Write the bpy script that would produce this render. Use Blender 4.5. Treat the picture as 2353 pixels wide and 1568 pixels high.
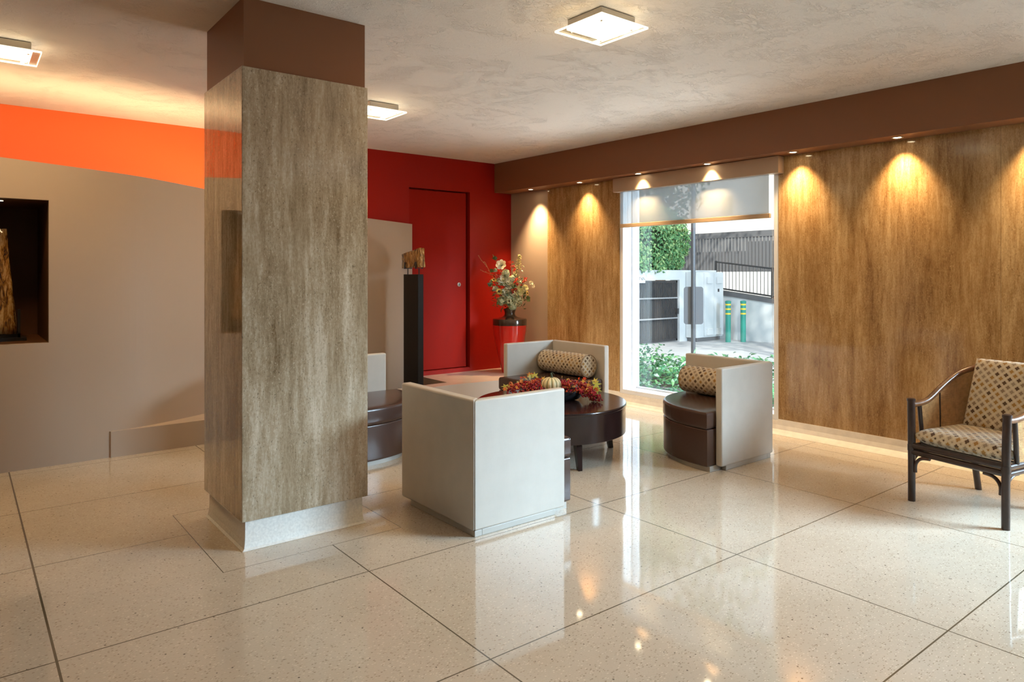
import bpy, bmesh, math, random
from mathutils import Vector, Matrix

for o in list(bpy.data.objects):
    bpy.data.objects.remove(o, do_unlink=True)
scene = bpy.context.scene
COL = scene.collection
R = math.radians
PI = math.pi
rnd = random.Random(7)

# ------------------------------------------------------------------ camera
YAW = 38.3366
cam_d = bpy.data.cameras.new('camera')
cam = bpy.data.objects.new('camera', cam_d); COL.objects.link(cam)
cam.location = (0, 0, 1.35)
cam.rotation_euler = (R(90), 0, -R(YAW))
cam_d.sensor_width = 36.0
cam_d.lens = 1607.0 / 2353.0 * 36.0
cam_d.shift_y = -154.0 / 2353.0
cam_d.clip_start = 0.05
cam_d.clip_end = 300
scene.camera = cam

# ------------------------------------------------------------------ view
scene.view_settings.view_transform = 'Standard'
scene.view_settings.look = 'None'
scene.view_settings.gamma = 1.0
scene.view_settings.use_curve_mapping = False
scene.view_settings.exposure = 0.06

# ------------------------------------------------------------------ world, sun, daylight
world = bpy.data.worlds.new('world'); scene.world = world
world.use_nodes = True
bgn = world.node_tree.nodes['Background']
bgn.inputs['Color'].default_value = (0.86, 0.93, 1.0, 1)
bgn.inputs['Strength'].default_value = 1.25

def light(name, kind, loc, energy, color, direction=None, quiet=False, **kw):
    d = bpy.data.lights.new(name, kind)
    d.energy = energy; d.color = color
    for k, v in kw.items():
        setattr(d, k, v)
    o = bpy.data.objects.new(name, d); COL.objects.link(o)
    o.location = loc
    if quiet:      # broad bounce light, not a thing one could see
        o.visible_camera = False; o.visible_glossy = False
    if direction is not None:
        o.rotation_euler = Vector(direction).to_track_quat('-Z', 'Y').to_euler()
    return o

WARM = (1.0, 0.70, 0.38)
LAMPC = (1.0, 0.70, 0.37)
DAY = (0.58, 0.79, 1.0)
sun = light('sun', 'SUN', (0, 0, 20), 5.5, (1.0, 0.95, 0.86), (0.56, 0.50, -0.66), angle=R(1.2))
# open sky seen through the long side window further along the wall
light('sky_light', 'AREA', (7.9, -3.9, 3.75), 5000, DAY, (-0.66, 0.74, -0.25), shape='RECTANGLE', size=3.4, size_y=2.6)
# sky above the court outside the near window
light('court_sky_light', 'AREA', (8.3, 1.75, 2.9), 330, DAY, (-0.66, 0.74, -0.32), shape='RECTANGLE', size=2.2, size_y=1.8, quiet=True)
# daylight thrown back up by the sunlit paving outside both windows
light('paving_light', 'AREA', (6.7, 4.15, 0.35), 150, (0.84, 0.91, 1.0), (-0.78, 0.0, 0.62), shape='RECTANGLE', size=1.7, size_y=0.8, quiet=True)
light('paving_light', 'AREA', (6.9, -0.6, 0.2), 10, (0.90, 0.94, 1.0), (-0.75, 0.30, 0.58), shape='RECTANGLE', size=3.6, size_y=1.4, quiet=True)
# the lobby goes on behind the camera: its ceiling lamps
for i, (x, y) in enumerate([(0.2, 0.1), (2.64, 0.1), (2.64, -2.4), (0.2, -2.4)]):
    light('lobby_lamp', 'AREA', (x, y, 2.62), 6, LAMPC, (0, 0, -1), shape='SQUARE', size=0.3, quiet=True)

# ------------------------------------------------------------------ node helpers
class NT:
    def __init__(s, m):
        s.t = m.node_tree; s.n = s.t.nodes; s.l = s.t.links
    def node(s, typ, **kw):
        nd = s.n.new(typ)
        for k, v in kw.items():
            setattr(nd, k, v)
        return nd
    def link(s, a, b): s.l.new(a, b)
    def setin(s, nd, i, v):
        if hasattr(v, 'is_linked') or hasattr(v, 'links'):
            s.link(v, nd.inputs[i])
        else:
            nd.inputs[i].default_value = v
    def m(s, op, a, b=None, c=None, clamp=False):
        nd = s.node('ShaderNodeMath', operation=op); nd.use_clamp = clamp
        s.setin(nd, 0, a)
        if b is not None: s.setin(nd, 1, b)
        if c is not None: s.setin(nd, 2, c)
        return nd.outputs[0]
    def mix(s, f, a, b, mode='MIX'):
        nd = s.node('ShaderNodeMix', data_type='RGBA', blend_type=mode)
        s.setin(nd, 0, f)
        s.setin(nd, 6, a if not isinstance(a, tuple) else c4(a))
        s.setin(nd, 7, b if not isinstance(b, tuple) else c4(b))
        return nd.outputs[2]
    def coord(s, which='Object'):
        return s.node('ShaderNodeTexCoord').outputs[which]
    def sep(s, v):
        nd = s.node('ShaderNodeSeparateXYZ'); s.link(v, nd.inputs[0]); return nd.outputs
    def comb(s, x, y, z=0.0):
        nd = s.node('ShaderNodeCombineXYZ')
        s.setin(nd, 0, x); s.setin(nd, 1, y); s.setin(nd, 2, z); return nd.outputs[0]
    def scale(s, v, sc):
        nd = s.node('ShaderNodeMapping'); s.link(v, nd.inputs[0]); nd.inputs['Scale'].default_value = sc
        return nd.outputs[0]
    def noise(s, v, sc=5.0, det=4.0, rough=0.55, dist=0.0):
        nd = s.node('ShaderNodeTexNoise'); s.link(v, nd.inputs['Vector'])
        nd.inputs['Scale'].default_value = sc; nd.inputs['Detail'].default_value = det
        nd.inputs['Roughness'].default_value = rough; nd.inputs['Distortion'].default_value = dist
        return nd.outputs['Fac']
    def voro(s, v, sc, feat='F1'):
        nd = s.node('ShaderNodeTexVoronoi', feature=feat); s.link(v, nd.inputs['Vector'])
        nd.inputs['Scale'].default_value = sc
        return nd.outputs
    def ramp(s, f, stops, interp='LINEAR'):
        nd = s.node('ShaderNodeValToRGB'); nd.color_ramp.interpolation = interp
        e = nd.color_ramp.elements
        while len(e) > 1: e.remove(e[-1])
        e[0].position = stops[0][0]; e[0].color = c4(stops[0][1])
        for p, c in stops[1:]:
            x = e.new(p); x.color = c4(c)
        s.link(f, nd.inputs[0]); return nd.outputs['Color']
    def bump(s, h, strength=0.2, dist=0.01):
        nd = s.node('ShaderNodeBump'); s.link(h, nd.inputs['Height'])
        nd.inputs['Strength'].default_value = strength; nd.inputs['Distance'].default_value = dist
        return nd.outputs[0]

def c4(c):
    if isinstance(c, (int, float)): c = (c, c, c)
    return (c[0], c[1], c[2], 1.0) if len(c) == 3 else c

def mat(name, color=(0.5, 0.5, 0.5), rough=0.5, metal=0.0, spec=0.5, coat=0.0, emit=None, estr=0.0, var=0.0, vscale=6.0, bump=0.0, bscale=60.0):
    m = bpy.data.materials.new(name); m.use_nodes = True
    t = NT(m); b = t.n['Principled BSDF']
    b.inputs['Base Color'].default_value = c4(color)
    b.inputs['Roughness'].default_value = rough
    b.inputs['Metallic'].default_value = metal
    b.inputs['Specular IOR Level'].default_value = spec
    b.inputs['Coat Weight'].default_value = coat
    b.inputs['Coat Roughness'].default_value = 0.08
    if emit is not None:
        b.inputs['Emission Color'].default_value = c4(emit)
        b.inputs['Emission Strength'].default_value = estr
    if var > 0:
        f = t.noise(t.coord(), vscale, 4)
        lo = tuple(x * (1 - var) for x in color[:3]); hi = tuple(min(1, x * (1 + var)) for x in color[:3])
        t.link(t.ramp(f, [(0.3, lo), (0.7, hi)]), b.inputs['Base Color'])
    if bump > 0:
        t.link(t.bump(t.noise(t.coord(), bscale, 3), bump, 0.004), b.inputs['Normal'])
    return m

# ------------------------------------------------------------------ materials
def m_terrazzo():
    m = bpy.data.materials.new('terrazzo'); m.use_nodes = True
    t = NT(m); b = t.n['Principled BSDF']
    co = t.coord(); s = t.sep(co); X, Y = s[0], s[1]
    big = t.noise(co, 1.6, 3)
    base = t.ramp(big, [(0.3, (0.53, 0.445, 0.345)), (0.7, (0.61, 0.52, 0.415))])
    fine = t.noise(co, 120, 3)
    base = t.mix(t.m('MULTIPLY', t.m('SUBTRACT', fine, 0.5), 0.9, clamp=True), base, (0.40, 0.33, 0.25))
    stretched = t.scale(co, (1, 1.7, 1))
    v = t.voro(stretched, 80)
    cid = t.sep(v['Color'])
    chip = t.m('MULTIPLY', t.m('LESS_THAN', v['Distance'], 0.34), t.m('GREATER_THAN', cid[0], 0.35))
    chipc = t.ramp(cid[1], [(0.0, (0.27, 0.20, 0.13)), (0.35, (0.40, 0.32, 0.23)), (0.7, (0.74, 0.65, 0.52))])
    base = t.mix(t.m('MULTIPLY', chip, 0.75), base, chipc)
    v2 = t.voro(co, 38)
    cid2 = t.sep(v2['Color'])
    dark = t.m('MULTIPLY', t.m('LESS_THAN', v2['Distance'], 0.14), t.m('GREATER_THAN', cid2[0], 0.80))
    base = t.mix(t.m('MULTIPLY', dark, 0.85), base, (0.10, 0.075, 0.055))
    def near(a, val, w): return t.m('LESS_THAN', t.m('ABSOLUTE', t.m('SUBTRACT', a, val)), w)
    def rng(a, lo, hi): return t.m('MULTIPLY', t.m('GREATER_THAN', a, lo), t.m('LESS_THAN', a, hi))
    lines = None
    for xv, w in [(-0.92, 0.003), (0.267, 0.0042), (1.460, 0.0030), (2.935, 0.0028), (4.125, 0.0028), (5.2, 0.0022), (-2.4, .003)]:
        q = near(X, xv, w); lines = q if lines is None else t.m('MAXIMUM', lines, q)
    for yv, w in [(5.752, 0.0022), (4.82, 0.0025), (3.885, 0.0025), (2.893, 0.0028), (1.968, 0.0028), (1.052, 0.003), (0.12, 0.003), (-0.8, .003), (-1.7, .003), (-2.6, .003)]:
        lines = t.m('MAXIMUM', lines, near(Y, yv, w))
    inside = t.m('MULTIPLY', rng(X, 0.935, 1.848), rng(Y, 3.285, 4.24))
    lines = t.m('MULTIPLY', lines, t.m('SUBTRACT', 1.0, inside))
    inside2 = t.m('MULTIPLY', rng(X, 0.939, 1.844), rng(Y, 3.289, 4.236))
    border = t.m('SUBTRACT', inside, inside2)
    lines = t.m('MAXIMUM', lines, border)
    col = t.mix(lines, base, (0.12, 0.095, 0.06))
    t.link(col, b.inputs['Base Color'])
    b.inputs['Roughness'].default_value = 0.10
    t.link(t.m('ADD', 0.03, t.m('MULTIPLY', t.noise(co, 3.0, 3), 0.05)), b.inputs['Roughness'])
    b.inputs['Specular IOR Level'].default_value = 0.62
    b.inputs['Coat Weight'].default_value = 0.25
    b.inputs['Coat Roughness'].default_value = 0.03
    wav = t.noise(co, 2.2, 2)
    t.link(t.bump(wav, 0.05, 0.02), b.inputs['Normal'])
    return m

def m_travertine(name, dark, mid, lightc, rough=0.16, xy=7.0, spec=0.5, seamed=False, coat=0.0):
    m = bpy.data.materials.new(name); m.use_nodes = True
    t = NT(m); b = t.n['Principled BSDF']
    co = t.coord()
    st = t.scale(co, (1, 1, 0.10))
    warp = t.noise(t.scale(co, (1, 1, 0.35)), 3.0, 5, 0.6, 0.5)
    f1 = t.noise(st, xy, 8, 0.72, 0.35)
    f2 = t.noise(t.scale(co, (1, 1, 0.16)), 34, 6, 0.75, 0.2)
    f3 = t.noise(t.scale(co, (1, 1, 0.5)), 120, 4, 0.7)
    f = t.m('ADD', t.m('MULTIPLY', f1, 0.36), t.m('ADD', t.m('MULTIPLY', warp, 0.22), t.m('ADD', t.m('MULTIPLY', f2, 0.26), t.m('MULTIPLY', f3, 0.16))))
    col = t.ramp(f, [(0.40, dark), (0.5, mid), (0.60, lightc)])
    zone = t.noise(t.scale(co, (1, 1, 0.22)), 7, 4)
    pit = t.noise(t.scale(co, (1, 1, 0.6)), 130, 3, 0.6)
    fleck = t.m('MULTIPLY', t.m('LESS_THAN', pit, 0.36), t.m('GREATER_THAN', zone, 0.45))
    col = t.mix(t.m('MULTIPLY', fleck, 0.35), col, tuple(min(1, x * 1.25) for x in lightc))
    pm = t.m('MULTIPLY', t.m('GREATER_THAN', pit, 0.645), t.m('GREATER_THAN', zone, 0.44))
    col = t.mix(t.m('MULTIPLY', pm, 0.55), col, tuple(x * 0.45 for x in dark))
    if seamed:
        s = t.sep(co)
        for yv in (3.05 - 1.40, 2.45 + 3.4):
            q = t.m('LESS_THAN', t.m('ABSOLUTE', t.m('SUBTRACT', s[1], yv)), 0.0018)
            col = t.mix(t.m('MULTIPLY', q, 0.7), col, (0.20, 0.13, 0.07))
    t.link(col, b.inputs['Base Color'])
    b.inputs['Roughness'].default_value = rough
    b.inputs['Specular IOR Level'].default_value = spec
    b.inputs['Coat Weight'].default_value = coat; b.inputs['Coat IOR'].default_value = 1.7; b.inputs['Coat Roughness'].default_value = 0.02; 
    t.link(t.bump(t.m('SUBTRACT', t.noise(st, 30, 3), t.m('MULTIPLY', pm, 0.6)), 0.12, 0.003), b.inputs['Normal'])
    return m

def m_ceiling():
    m = bpy.data.materials.new('ceiling_stucco'); m.use_nodes = True
    t = NT(m); b = t.n['Principled BSDF']
    co = t.coord()
    b.inputs['Base Color'].default_value = c4((0.68, 0.61, 0.53))
    b.inputs['Roughness'].default_value = 0.75
    b.inputs['Specular IOR Level'].default_value = 0.3
    w = t.noise(co, 3.5, 3, 0.6, 1.2)
    n1 = t.noise(t.scale(co, (1, 1.6, 1)), 17, 5, 0.6, 1.2)
    ridge = t.m('SUBTRACT', 1.0, t.m('MULTIPLY', t.m('ABSOLUTE', t.m('SUBTRACT', n1, 0.5)), 16.0), clamp=True)
    patch = t.ramp(w, [(0.48, 0.0), (0.66, 1.0)])
    h = t.m('ADD', t.m('MULTIPLY', ridge, t.m('ADD', 0.12, t.m('MULTIPLY', patch, 1.0))), t.m('MULTIPLY', t.noise(co, 40, 3), 0.25))
    t.link(t.bump(h, 0.55, 0.011), b.inputs['Normal'])
    return m

def m_pattern():
    m = bpy.data.materials.new('quatrefoil_fabric'); m.use_nodes = True
    t = NT(m); b = t.n['Principled BSDF']
    uv = t.sep(t.coord('UV'))
    P = 0.0345
    k = 1 / (math.sqrt(2) * P)
    a = t.m('MULTIPLY', t.m('ADD', uv[0], uv[1]), k)
    c = t.m('MULTIPLY', t.m('SUBTRACT', uv[0], uv[1]), k)
    ia = t.m('ROUND', a); ic = t.m('ROUND', c)
    la = t.m('SUBTRACT', a, ia); lc = t.m('SUBTRACT', c, ic)
    x = t.m('ABSOLUTE', t.m('MULTIPLY', t.m('ADD', la, lc), 0.7071))
    y = t.m('ABSOLUTE', t.m('MULTIPLY', t.m('SUBTRACT', la, lc), 0.7071))
    def ln(p, q): return t.m('SQRT', t.m('ADD', t.m('MULTIPLY', p, p), t.m('MULTIPLY', q, q)))
    o = 0.20
    d = t.m('MINIMUM', ln(t.m('SUBTRACT', x, o), y), ln(x, t.m('SUBTRACT', y, o)))
    d = t.m('MINIMUM', d, t.m('ADD', ln(x, y), 0.06))
    wn = t.node('ShaderNodeTexWhiteNoise', noise_dimensions='2D')
    t.link(t.comb(ia, ic), wn.inputs['Vector'])
    motif = t.ramp(wn.outputs['Value'], [(0.0, (0.10, 0.055, 0.03)), (0.30, (0.36, 0.20, 0.06)), (0.55, (0.27, 0.19, 0.12)), (0.75, (0.33, 0.25, 0.17))], 'CONSTANT')
    col = t.mix(t.m('LESS_THAN', d, 0.165), (0.66, 0.56, 0.40), motif)
    band = t.m('MULTIPLY', t.m('GREATER_THAN', d, 0.245), t.m('LESS_THAN', d, 0.30))
    col = t.mix(band, col, (0.36, 0.28, 0.19))
    gap = t.m('GREATER_THAN', d, 0.35)
    col = t.mix(gap, col, (0.62, 0.53, 0.39))
    t.link(col, b.inputs['Base Color'])
    b.inputs['Roughness'].default_value = 0.85
    b.inputs['Specular IOR Level'].default_value = 0.2
    b.inputs['Sheen Weight'].default_value = 0.2
    t.link(t.bump(t.noise(t.coord(), 600, 2), 0.15, 0.001), b.inputs['Normal'])
    return m

def m_cane():
    m = bpy.data.materials.new('woven_cane'); m.use_nodes = True
    t = NT(m); b = t.n['Principled BSDF']
    uv = t.sep(t.coord('UV'))
    fu = t.m('FRACT', t.m('MULTIPLY', uv[0], 118)); fv = t.m('FRACT', t.m('MULTIPLY', uv[1], 118))
    hole = t.m('MULTIPLY', t.m('GREATER_THAN', fu, 0.55), t.m('GREATER_THAN', fv, 0.55))
    b.inputs['Roughness'].default_value = 0.5
    f = t.noise(t.coord(), 40, 2)
    t.link(t.ramp(f, [(0.3, (0.30, 0.15, 0.05)), (0.7, (0.50, 0.27, 0.10))]), b.inputs['Base Color'])
    t.link(t.m('SUBTRACT', 1.0, hole), b.inputs['Alpha'])
    return m

def m_glass(name='window_glass', tint=(0.97, 0.99, 0.98), ior=1.45):
    m = bpy.data.materials.new(name); m.use_nodes = True
    t = NT(m); t.n.remove(t.n['Principled BSDF'])
    tr = t.node('ShaderNodeBsdfTransparent'); tr.inputs[0].default_value = c4(tint)
    gl = t.node('ShaderNodeBsdfGlossy'); gl.inputs['Roughness'].default_value = 0.02
    fr = t.node('ShaderNodeFresnel')
    gm = t.node('ShaderNodeNewGeometry')      # thin pane: same reflectance from either face
    t.link(t.m('ADD', t.m('MULTIPLY', gm.outputs['Backfacing'], 1.0 / ior - ior), ior), fr.inputs[0])
    mx = t.node('ShaderNodeMixShader')
    t.link(fr.outputs[0], mx.inputs[0]); t.link(tr.outputs[0], mx.inputs[1]); t.link(gl.outputs[0], mx.inputs[2])
    t.link(mx.outputs[0], t.n['Material Output'].inputs[0])
    return m

def m_blind():
    m = bpy.data.materials.new('blind_mesh_fabric'); m.use_nodes = True
    t = NT(m); t.n.remove(t.n['Principled BSDF'])
    tr = t.node('ShaderNodeBsdfTransparent'); tr.inputs[0].default_value = (1, 1, 1, 1)
    df = t.node('ShaderNodeBsdfDiffuse'); df.inputs[0].default_value = (0.50, 0.50, 0.48, 1)
    tl = t.node('ShaderNodeBsdfTranslucent'); tl.inputs[0].default_value = (0.17, 0.18, 0.185, 1)
    m1 = t.node('ShaderNodeMixShader'); m1.inputs[0].default_value = 0.55
    t.link(df.outputs[0], m1.inputs[1]); t.link(tl.outputs[0], m1.inputs[2])
    m2 = t.node('ShaderNodeMixShader'); m2.inputs[0].default_value = 0.62
    t.link(tr.outputs[0], m2.inputs[1]); t.link(m1.outputs[0], m2.inputs[2])
    t.link(m2.outputs[0], t.n['Material Output'].inputs[0])
    return m

def m_leaf(name, stops, rough=0.45, trans=True):
    m = bpy.data.materials.new(name); m.use_nodes = True
    t = NT(m); b = t.n['Principled BSDF']
    g = t.node('ShaderNodeNewGeometry')
    col = t.ramp(g.outputs['Random Per Island'], stops)
    t.link(col, b.inputs['Base Color']); b.inputs['Roughness'].default_value = rough
    if trans:
        tl = t.node('ShaderNodeBsdfTranslucent'); t.link(col, tl.inputs[0])
        mx = t.node('ShaderNodeMixShader'); mx.inputs[0].default_value = 0.3
        t.link(b.outputs[0], mx.inputs[1]); t.link(tl.outputs[0], mx.inputs[2])
        t.link(mx.outputs[0], t.n['Material Output'].inputs[0])
    return m

def m_linen(name, color):
    m = bpy.data.materials.new(name); m.use_nodes = True
    t = NT(m); b = t.n['Principled BSDF']
    co = t.coord()
    v = t.noise(co, 9, 4)
    t.link(t.ramp(v, [(0.3, tuple(x * 0.93 for x in color)), (0.7, color)]), b.inputs['Base Color'])
    b.inputs['Roughness'].default_value = 0.38
    b.inputs['Specular IOR Level'].default_value = 0.45
    w = t.m('ADD', t.noise(t.scale(co, (1, 1, 0.06)), 260, 2), t.noise(t.scale(co, (0.06, 0.06, 1)), 260, 2))
    t.link(t.bump(w, 0.10, 0.002), b.inputs['Normal'])
    return m

def m_amber():
    m = bpy.data.materials.new('amber_cast_glass'); m.use_nodes = True
    t = NT(m); b = t.n['Principled BSDF']
    co = t.coord()
    f = t.noise(t.scale(co, (1, 1, 0.22)), 38, 6, 0.7, 1.0)
    t.link(t.ramp(f, [(0.38, (0.045, 0.014, 0.005)), (0.50, (0.34, 0.15, 0.03)), (0.64, (0.70, 0.45, 0.18))]), b.inputs['Base Color'])
    b.inputs['Roughness'].default_value = 0.12
    b.inputs['Transmission Weight'].default_value = 0.15
    b.inputs['Coat Weight'].default_value = 0.5
    t.link(t.bump(f, 0.6, 0.01), b.inputs['Normal'])
    return m

def m_pumpkin():
    m = bpy.data.materials.new('pumpkin_skin'); m.use_nodes = True
    t = NT(m); b = t.n['Principled BSDF']
    s = t.sep(t.coord('UV'))
    rib = t.m('ABSOLUTE', t.m('SINE', t.m('MULTIPLY', s[0], PI * 12)))
    col = t.ramp(rib, [(0.0, (0.05, 0.10, 0.03)), (0.22, (0.20, 0.22, 0.08)), (0.4, (0.68, 0.58, 0.33)), (1.0, (0.80, 0.72, 0.46))])
    n = t.noise(t.coord(), 60, 3)
    col = t.mix(t.m('MULTIPLY', n, 0.35), col, (0.72, 0.55, 0.25))
    t.link(col, b.inputs['Base Color']); b.inputs['Roughness'].default_value = 0.4
    return m

TERR = m_terrazzo()
TRAV = m_travertine('travertine_panel', (0.19, 0.095, 0.030), (0.36, 0.215, 0.090), (0.56, 0.385, 0.195), 0.10, 6.0, seamed=True)
TRAVP = m_travertine('travertine_pillar', (0.19, 0.13, 0.07), (0.38, 0.295, 0.195), (0.60, 0.52, 0.405), 0.05, 9.0, coat=0.7)
CEIL = m_ceiling()
PATT = m_pattern()
CANE = m_cane()
GLASS = m_glass()
BLIND = m_blind()
BROWN = mat('brown_paint', (0.22, 0.092, 0.042), 0.42, spec=0.4)
BROWND = mat('dark_brown_paint', (0.20, 0.12, 0.065), 0.6)
RED = mat('red_paint', (0.30, 0.009, 0.003), 0.5, spec=0.18, bump=0.03, bscale=30)
REDD = mat('red_door_paint', (0.28, 0.009, 0.003), 0.6, spec=0.1)
ORANGE = mat('orange_paint', (0.78, 0.125, 0.022), 0.5)
TAUPE = mat('taupe_paint', (0.39, 0.295, 0.22), 0.5, spec=0.35, bump=0.03, bscale=20)
NICHE = mat('niche_brown_paint', (0.11, 0.045, 0.015), 0.5)
STONE = mat('cast_stone_base', (0.74, 0.68, 0.60), 0.35, var=0.08, vscale=14, bump=0.08, bscale=60)
PSTONE = mat('pale_terrazzo_base', (0.80, 0.78, 0.73), 0.45, var=0.10, vscale=90, bump=0.15, bscale=140)
PLATF = mat('platform_cream_stone', (0.60, 0.47, 0.36), 0.18, var=0.06, vscale=5)
DARKPIT = mat('pit_brown', (0.09, 0.055, 0.035), 0.7)
SHELL = m_linen('offwhite_vinyl', (0.56, 0.52, 0.46))
LEATHER = mat('brown_leather', (0.062, 0.033, 0.024), 0.27, spec=0.5, bump=0.05, bscale=90)
BASEV = mat('chair_base_vinyl', (0.50, 0.47, 0.42), 0.4)
ESP = mat('espresso_wood', (0.018, 0.008, 0.007), 0.2, coat=0.35, var=0.25, vscale=12)
RATT = mat('dark_rattan', (0.030, 0.014, 0.009), 0.3, coat=0.3, var=0.45, vscale=14)
RATTL = mat('worn_rattan', (0.16, 0.065, 0.025), 0.3, coat=0.3, var=0.5, vscale=10)
BLACK = mat('black_lacquer', (0.006, 0.005, 0.005), 0.35, spec=0.3)
BLACKM = mat('black_metal', (0.012, 0.011, 0.011), 0.4)
NICKEL = mat('satin_nickel', (0.50, 0.46, 0.40), 0.32, metal=0.85)
WHITEM = mat('white_metal', (0.74, 0.74, 0.75), 0.35)
ALUG = mat('grey_aluminium', (0.50, 0.50, 0.52), 0.35)
COPPER = mat('copper_edge', (0.45, 0.19, 0.09), 0.4)
PELMET = mat('beige_pelmet', (0.40, 0.29, 0.20), 0.42)
BARM = mat('blind_bar_beige', (0.42, 0.30, 0.19), 0.4)
DIFF = mat('lamp_diffuser', (0.9, 0.88, 0.82), 0.4, emit=(1.0, 0.90, 0.72), estr=9.0)
LGLASS = m_glass('lamp_glass_plate', (0.93, 0.92, 0.84), 1.5)
FROST = mat('frosted_glass_band', (0.85, 0.85, 0.78), 0.3, emit=(1, 0.93, 0.78), estr=1.2)
BULB = mat('halogen_bulb', (1, 0.9, 0.7), 0.3, emit=(1.0, 0.82, 0.52), estr=30.0)
NBULB = mat('niche_bulb', (1, 0.9, 0.7), 0.3, emit=(1.0, 0.82, 0.52), estr=3.0)
COVE = mat('cove_tube', (1, 0.9, 0.7), 0.3, emit=(1.0, 0.72, 0.40), estr=5.0)
AMBER = m_amber()
PUMP = m_pumpkin()
VASER = mat('red_glaze', (0.50, 0.016, 0.010), 0.14, coat=0.5)
VASEB = mat('bronze_glaze', (0.060, 0.034, 0.020), 0.18, metal=0.35, coat=0.4)
BOWLM = mat('black_glazed_bowl', (0.02, 0.02, 0.024), 0.2, coat=0.4)

# ------------------------------------------------------------------ mesh helpers
def new_obj(name, bm, m, parent=None, smooth=False, bevel=0.0, seg=2, auto=True):
    bmesh.ops.recalc_face_normals(bm, faces=bm.faces[:])
    me = bpy.data.meshes.new(name); bm.to_mesh(me); bm.free()
    mats = m if isinstance(m, (list, tuple)) else [m]
    for x in mats: me.materials.append(x)
    if smooth:
        for p in me.polygons: p.use_smooth = True
        if auto:
            try: me.set_sharp_from_angle(angle=R(40))
            except Exception: pass
    o = bpy.data.objects.new(name, me); COL.objects.link(o)
    if bevel > 0:
        b = o.modifiers.new('bevel', 'BEVEL'); b.width = bevel; b.segments = seg; b.limit_method = 'ANGLE'; b.angle_limit = R(40)
        b.harden_normals = False
    if parent is not None: o.parent = parent
    return o

def box(bm, x0, x1, y0, y1, z0, z1, mi=0, M=None):
    vs = [bm.verts.new(M @ Vector(p) if M else p) for p in [(x0, y0, z0), (x1, y0, z0), (x1, y1, z0), (x0, y1, z0), (x0, y0, z1), (x1, y0, z1), (x1, y1, z1), (x0, y1, z1)]]
    fs = []
    for f in [(0, 3, 2, 1), (4, 5, 6, 7), (0, 1, 5, 4), (1, 2, 6, 5), (2, 3, 7, 6), (3, 0, 4, 7)]:
        fc = bm.faces.new([vs[i] for i in f]); fc.material_index = mi; fs.append(fc)
    return fs

def prism(bm, pts, z0, z1, mi=0):
    n = len(pts)
    z0s = z0 if hasattr(z0, '__len__') else [z0] * n
    z1s = z1 if hasattr(z1, '__len__') else [z1] * n
    a = [bm.verts.new((p[0], p[1], z0s[i])) for i, p in enumerate(pts)]
    b = [bm.verts.new((p[0], p[1], z1s[i])) for i, p in enumerate(pts)]
    f = bm.faces.new(a[::-1]); f.material_index = mi
    f = bm.faces.new(b); f.material_index = mi
    for i in range(n):
        j = (i + 1) % n
        f = bm.faces.new([a[i], a[j], b[j], b[i]]); f.material_index = mi

def lathe(bm, prof, cx=0, cy=0, n=40, mi=0, cap=True, ribs=0, rib_amp=0.0, uv=False):
    rings = []
    for (r, z) in prof:
        ring = []
        for i in range(n):
            a = 2 * PI * i / n
            rr = r * (1 + rib_amp * (abs(math.sin(a * ribs / 2)) - 0.7)) if ribs else r
            ring.append(bm.verts.new((cx + rr * math.cos(a), cy + rr * math.sin(a), z)))
        rings.append(ring)
    ul = bm.loops.layers.uv.verify() if uv else None
    for k in range(len(rings) - 1):
        for i in range(n):
            j = (i + 1) % n
            f = bm.faces.new([rings[k][i], rings[k][j], rings[k + 1][j], rings[k + 1][i]]); f.material_index = mi
            if uv:
                for lp, (uu, vv) in zip(f.loops, [(i / n, k), ((i + 1) / n, k), ((i + 1) / n, k + 1), (i / n, k + 1)]):
                    lp[ul].uv = (uu, vv)
    if cap:
        for ring, rev in ((rings[0], True), (rings[-1], False)):
            f = bm.faces.new(ring[::-1] if rev else ring); f.material_index = mi

def tube(bm, pts, r, n=10, mi=0, cap=True):
    pts = [Vector(p) for p in pts]
    rs = r if hasattr(r, '__len__') else [r] * len(pts)
    up = Vector((0, 0, 1)); prev = None; rings = []
    for i, p in enumerate(pts):
        if i == 0: d = pts[1] - p
        elif i == len(pts) - 1: d = p - pts[i - 1]
        else: d = pts[i + 1] - pts[i - 1]
        d.normalize()
        if prev is None:
            a = up if abs(d.z) < 0.9 else Vector((1, 0, 0))
            u = d.cross(a).normalized()
        else:
            u = (prev - d * prev.dot(d)).normalized()
        prev = u; v = d.cross(u)
        rings.append([bm.verts.new(p + (u * math.cos(2 * PI * k / n) + v * math.sin(2 * PI * k / n)) * rs[i]) for k in range(n)])
    for k in range(len(rings) - 1):
        for i in range(n):
            j = (i + 1) % n
            f = bm.faces.new([rings[k][i], rings[k][j], rings[k + 1][j], rings[k + 1][i]]); f.material_index = mi
    if cap:
        bm.faces.new(rings[0][::-1]).material_index = mi; bm.faces.new(rings[-1]).material_index = mi

def smooth_path(pts, k=6):
    P = [Vector(p) for p in pts]; out = []
    for i in range(len(P) - 1):
        p0 = P[max(i - 1, 0)]; p1 = P[i]; p2 = P[i + 1]; p3 = P[min(i + 2, len(P) - 1)]
        for s in range(k):
            t = s / k
            out.append(0.5 * ((2 * p1) + (p2 - p0) * t + (2 * p0 - 5 * p1 + 4 * p2 - p3) * t * t + (-p0 + 3 * p1 - 3 * p2 + p3) * t ** 3))
    out.append(P[-1]); return out

def ball(bm, c, r, mi=0, sub=1, sz=1.0):
    g = bmesh.ops.create_icosphere(bm, subdivisions=sub, radius=r)
    for v in g['verts']:
        v.co = Vector((v.co.x + c[0], v.co.y + c[1], v.co.z * sz + c[2]))
    for v in g['verts']:
        for f in v.link_faces: f.material_index = mi

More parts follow.
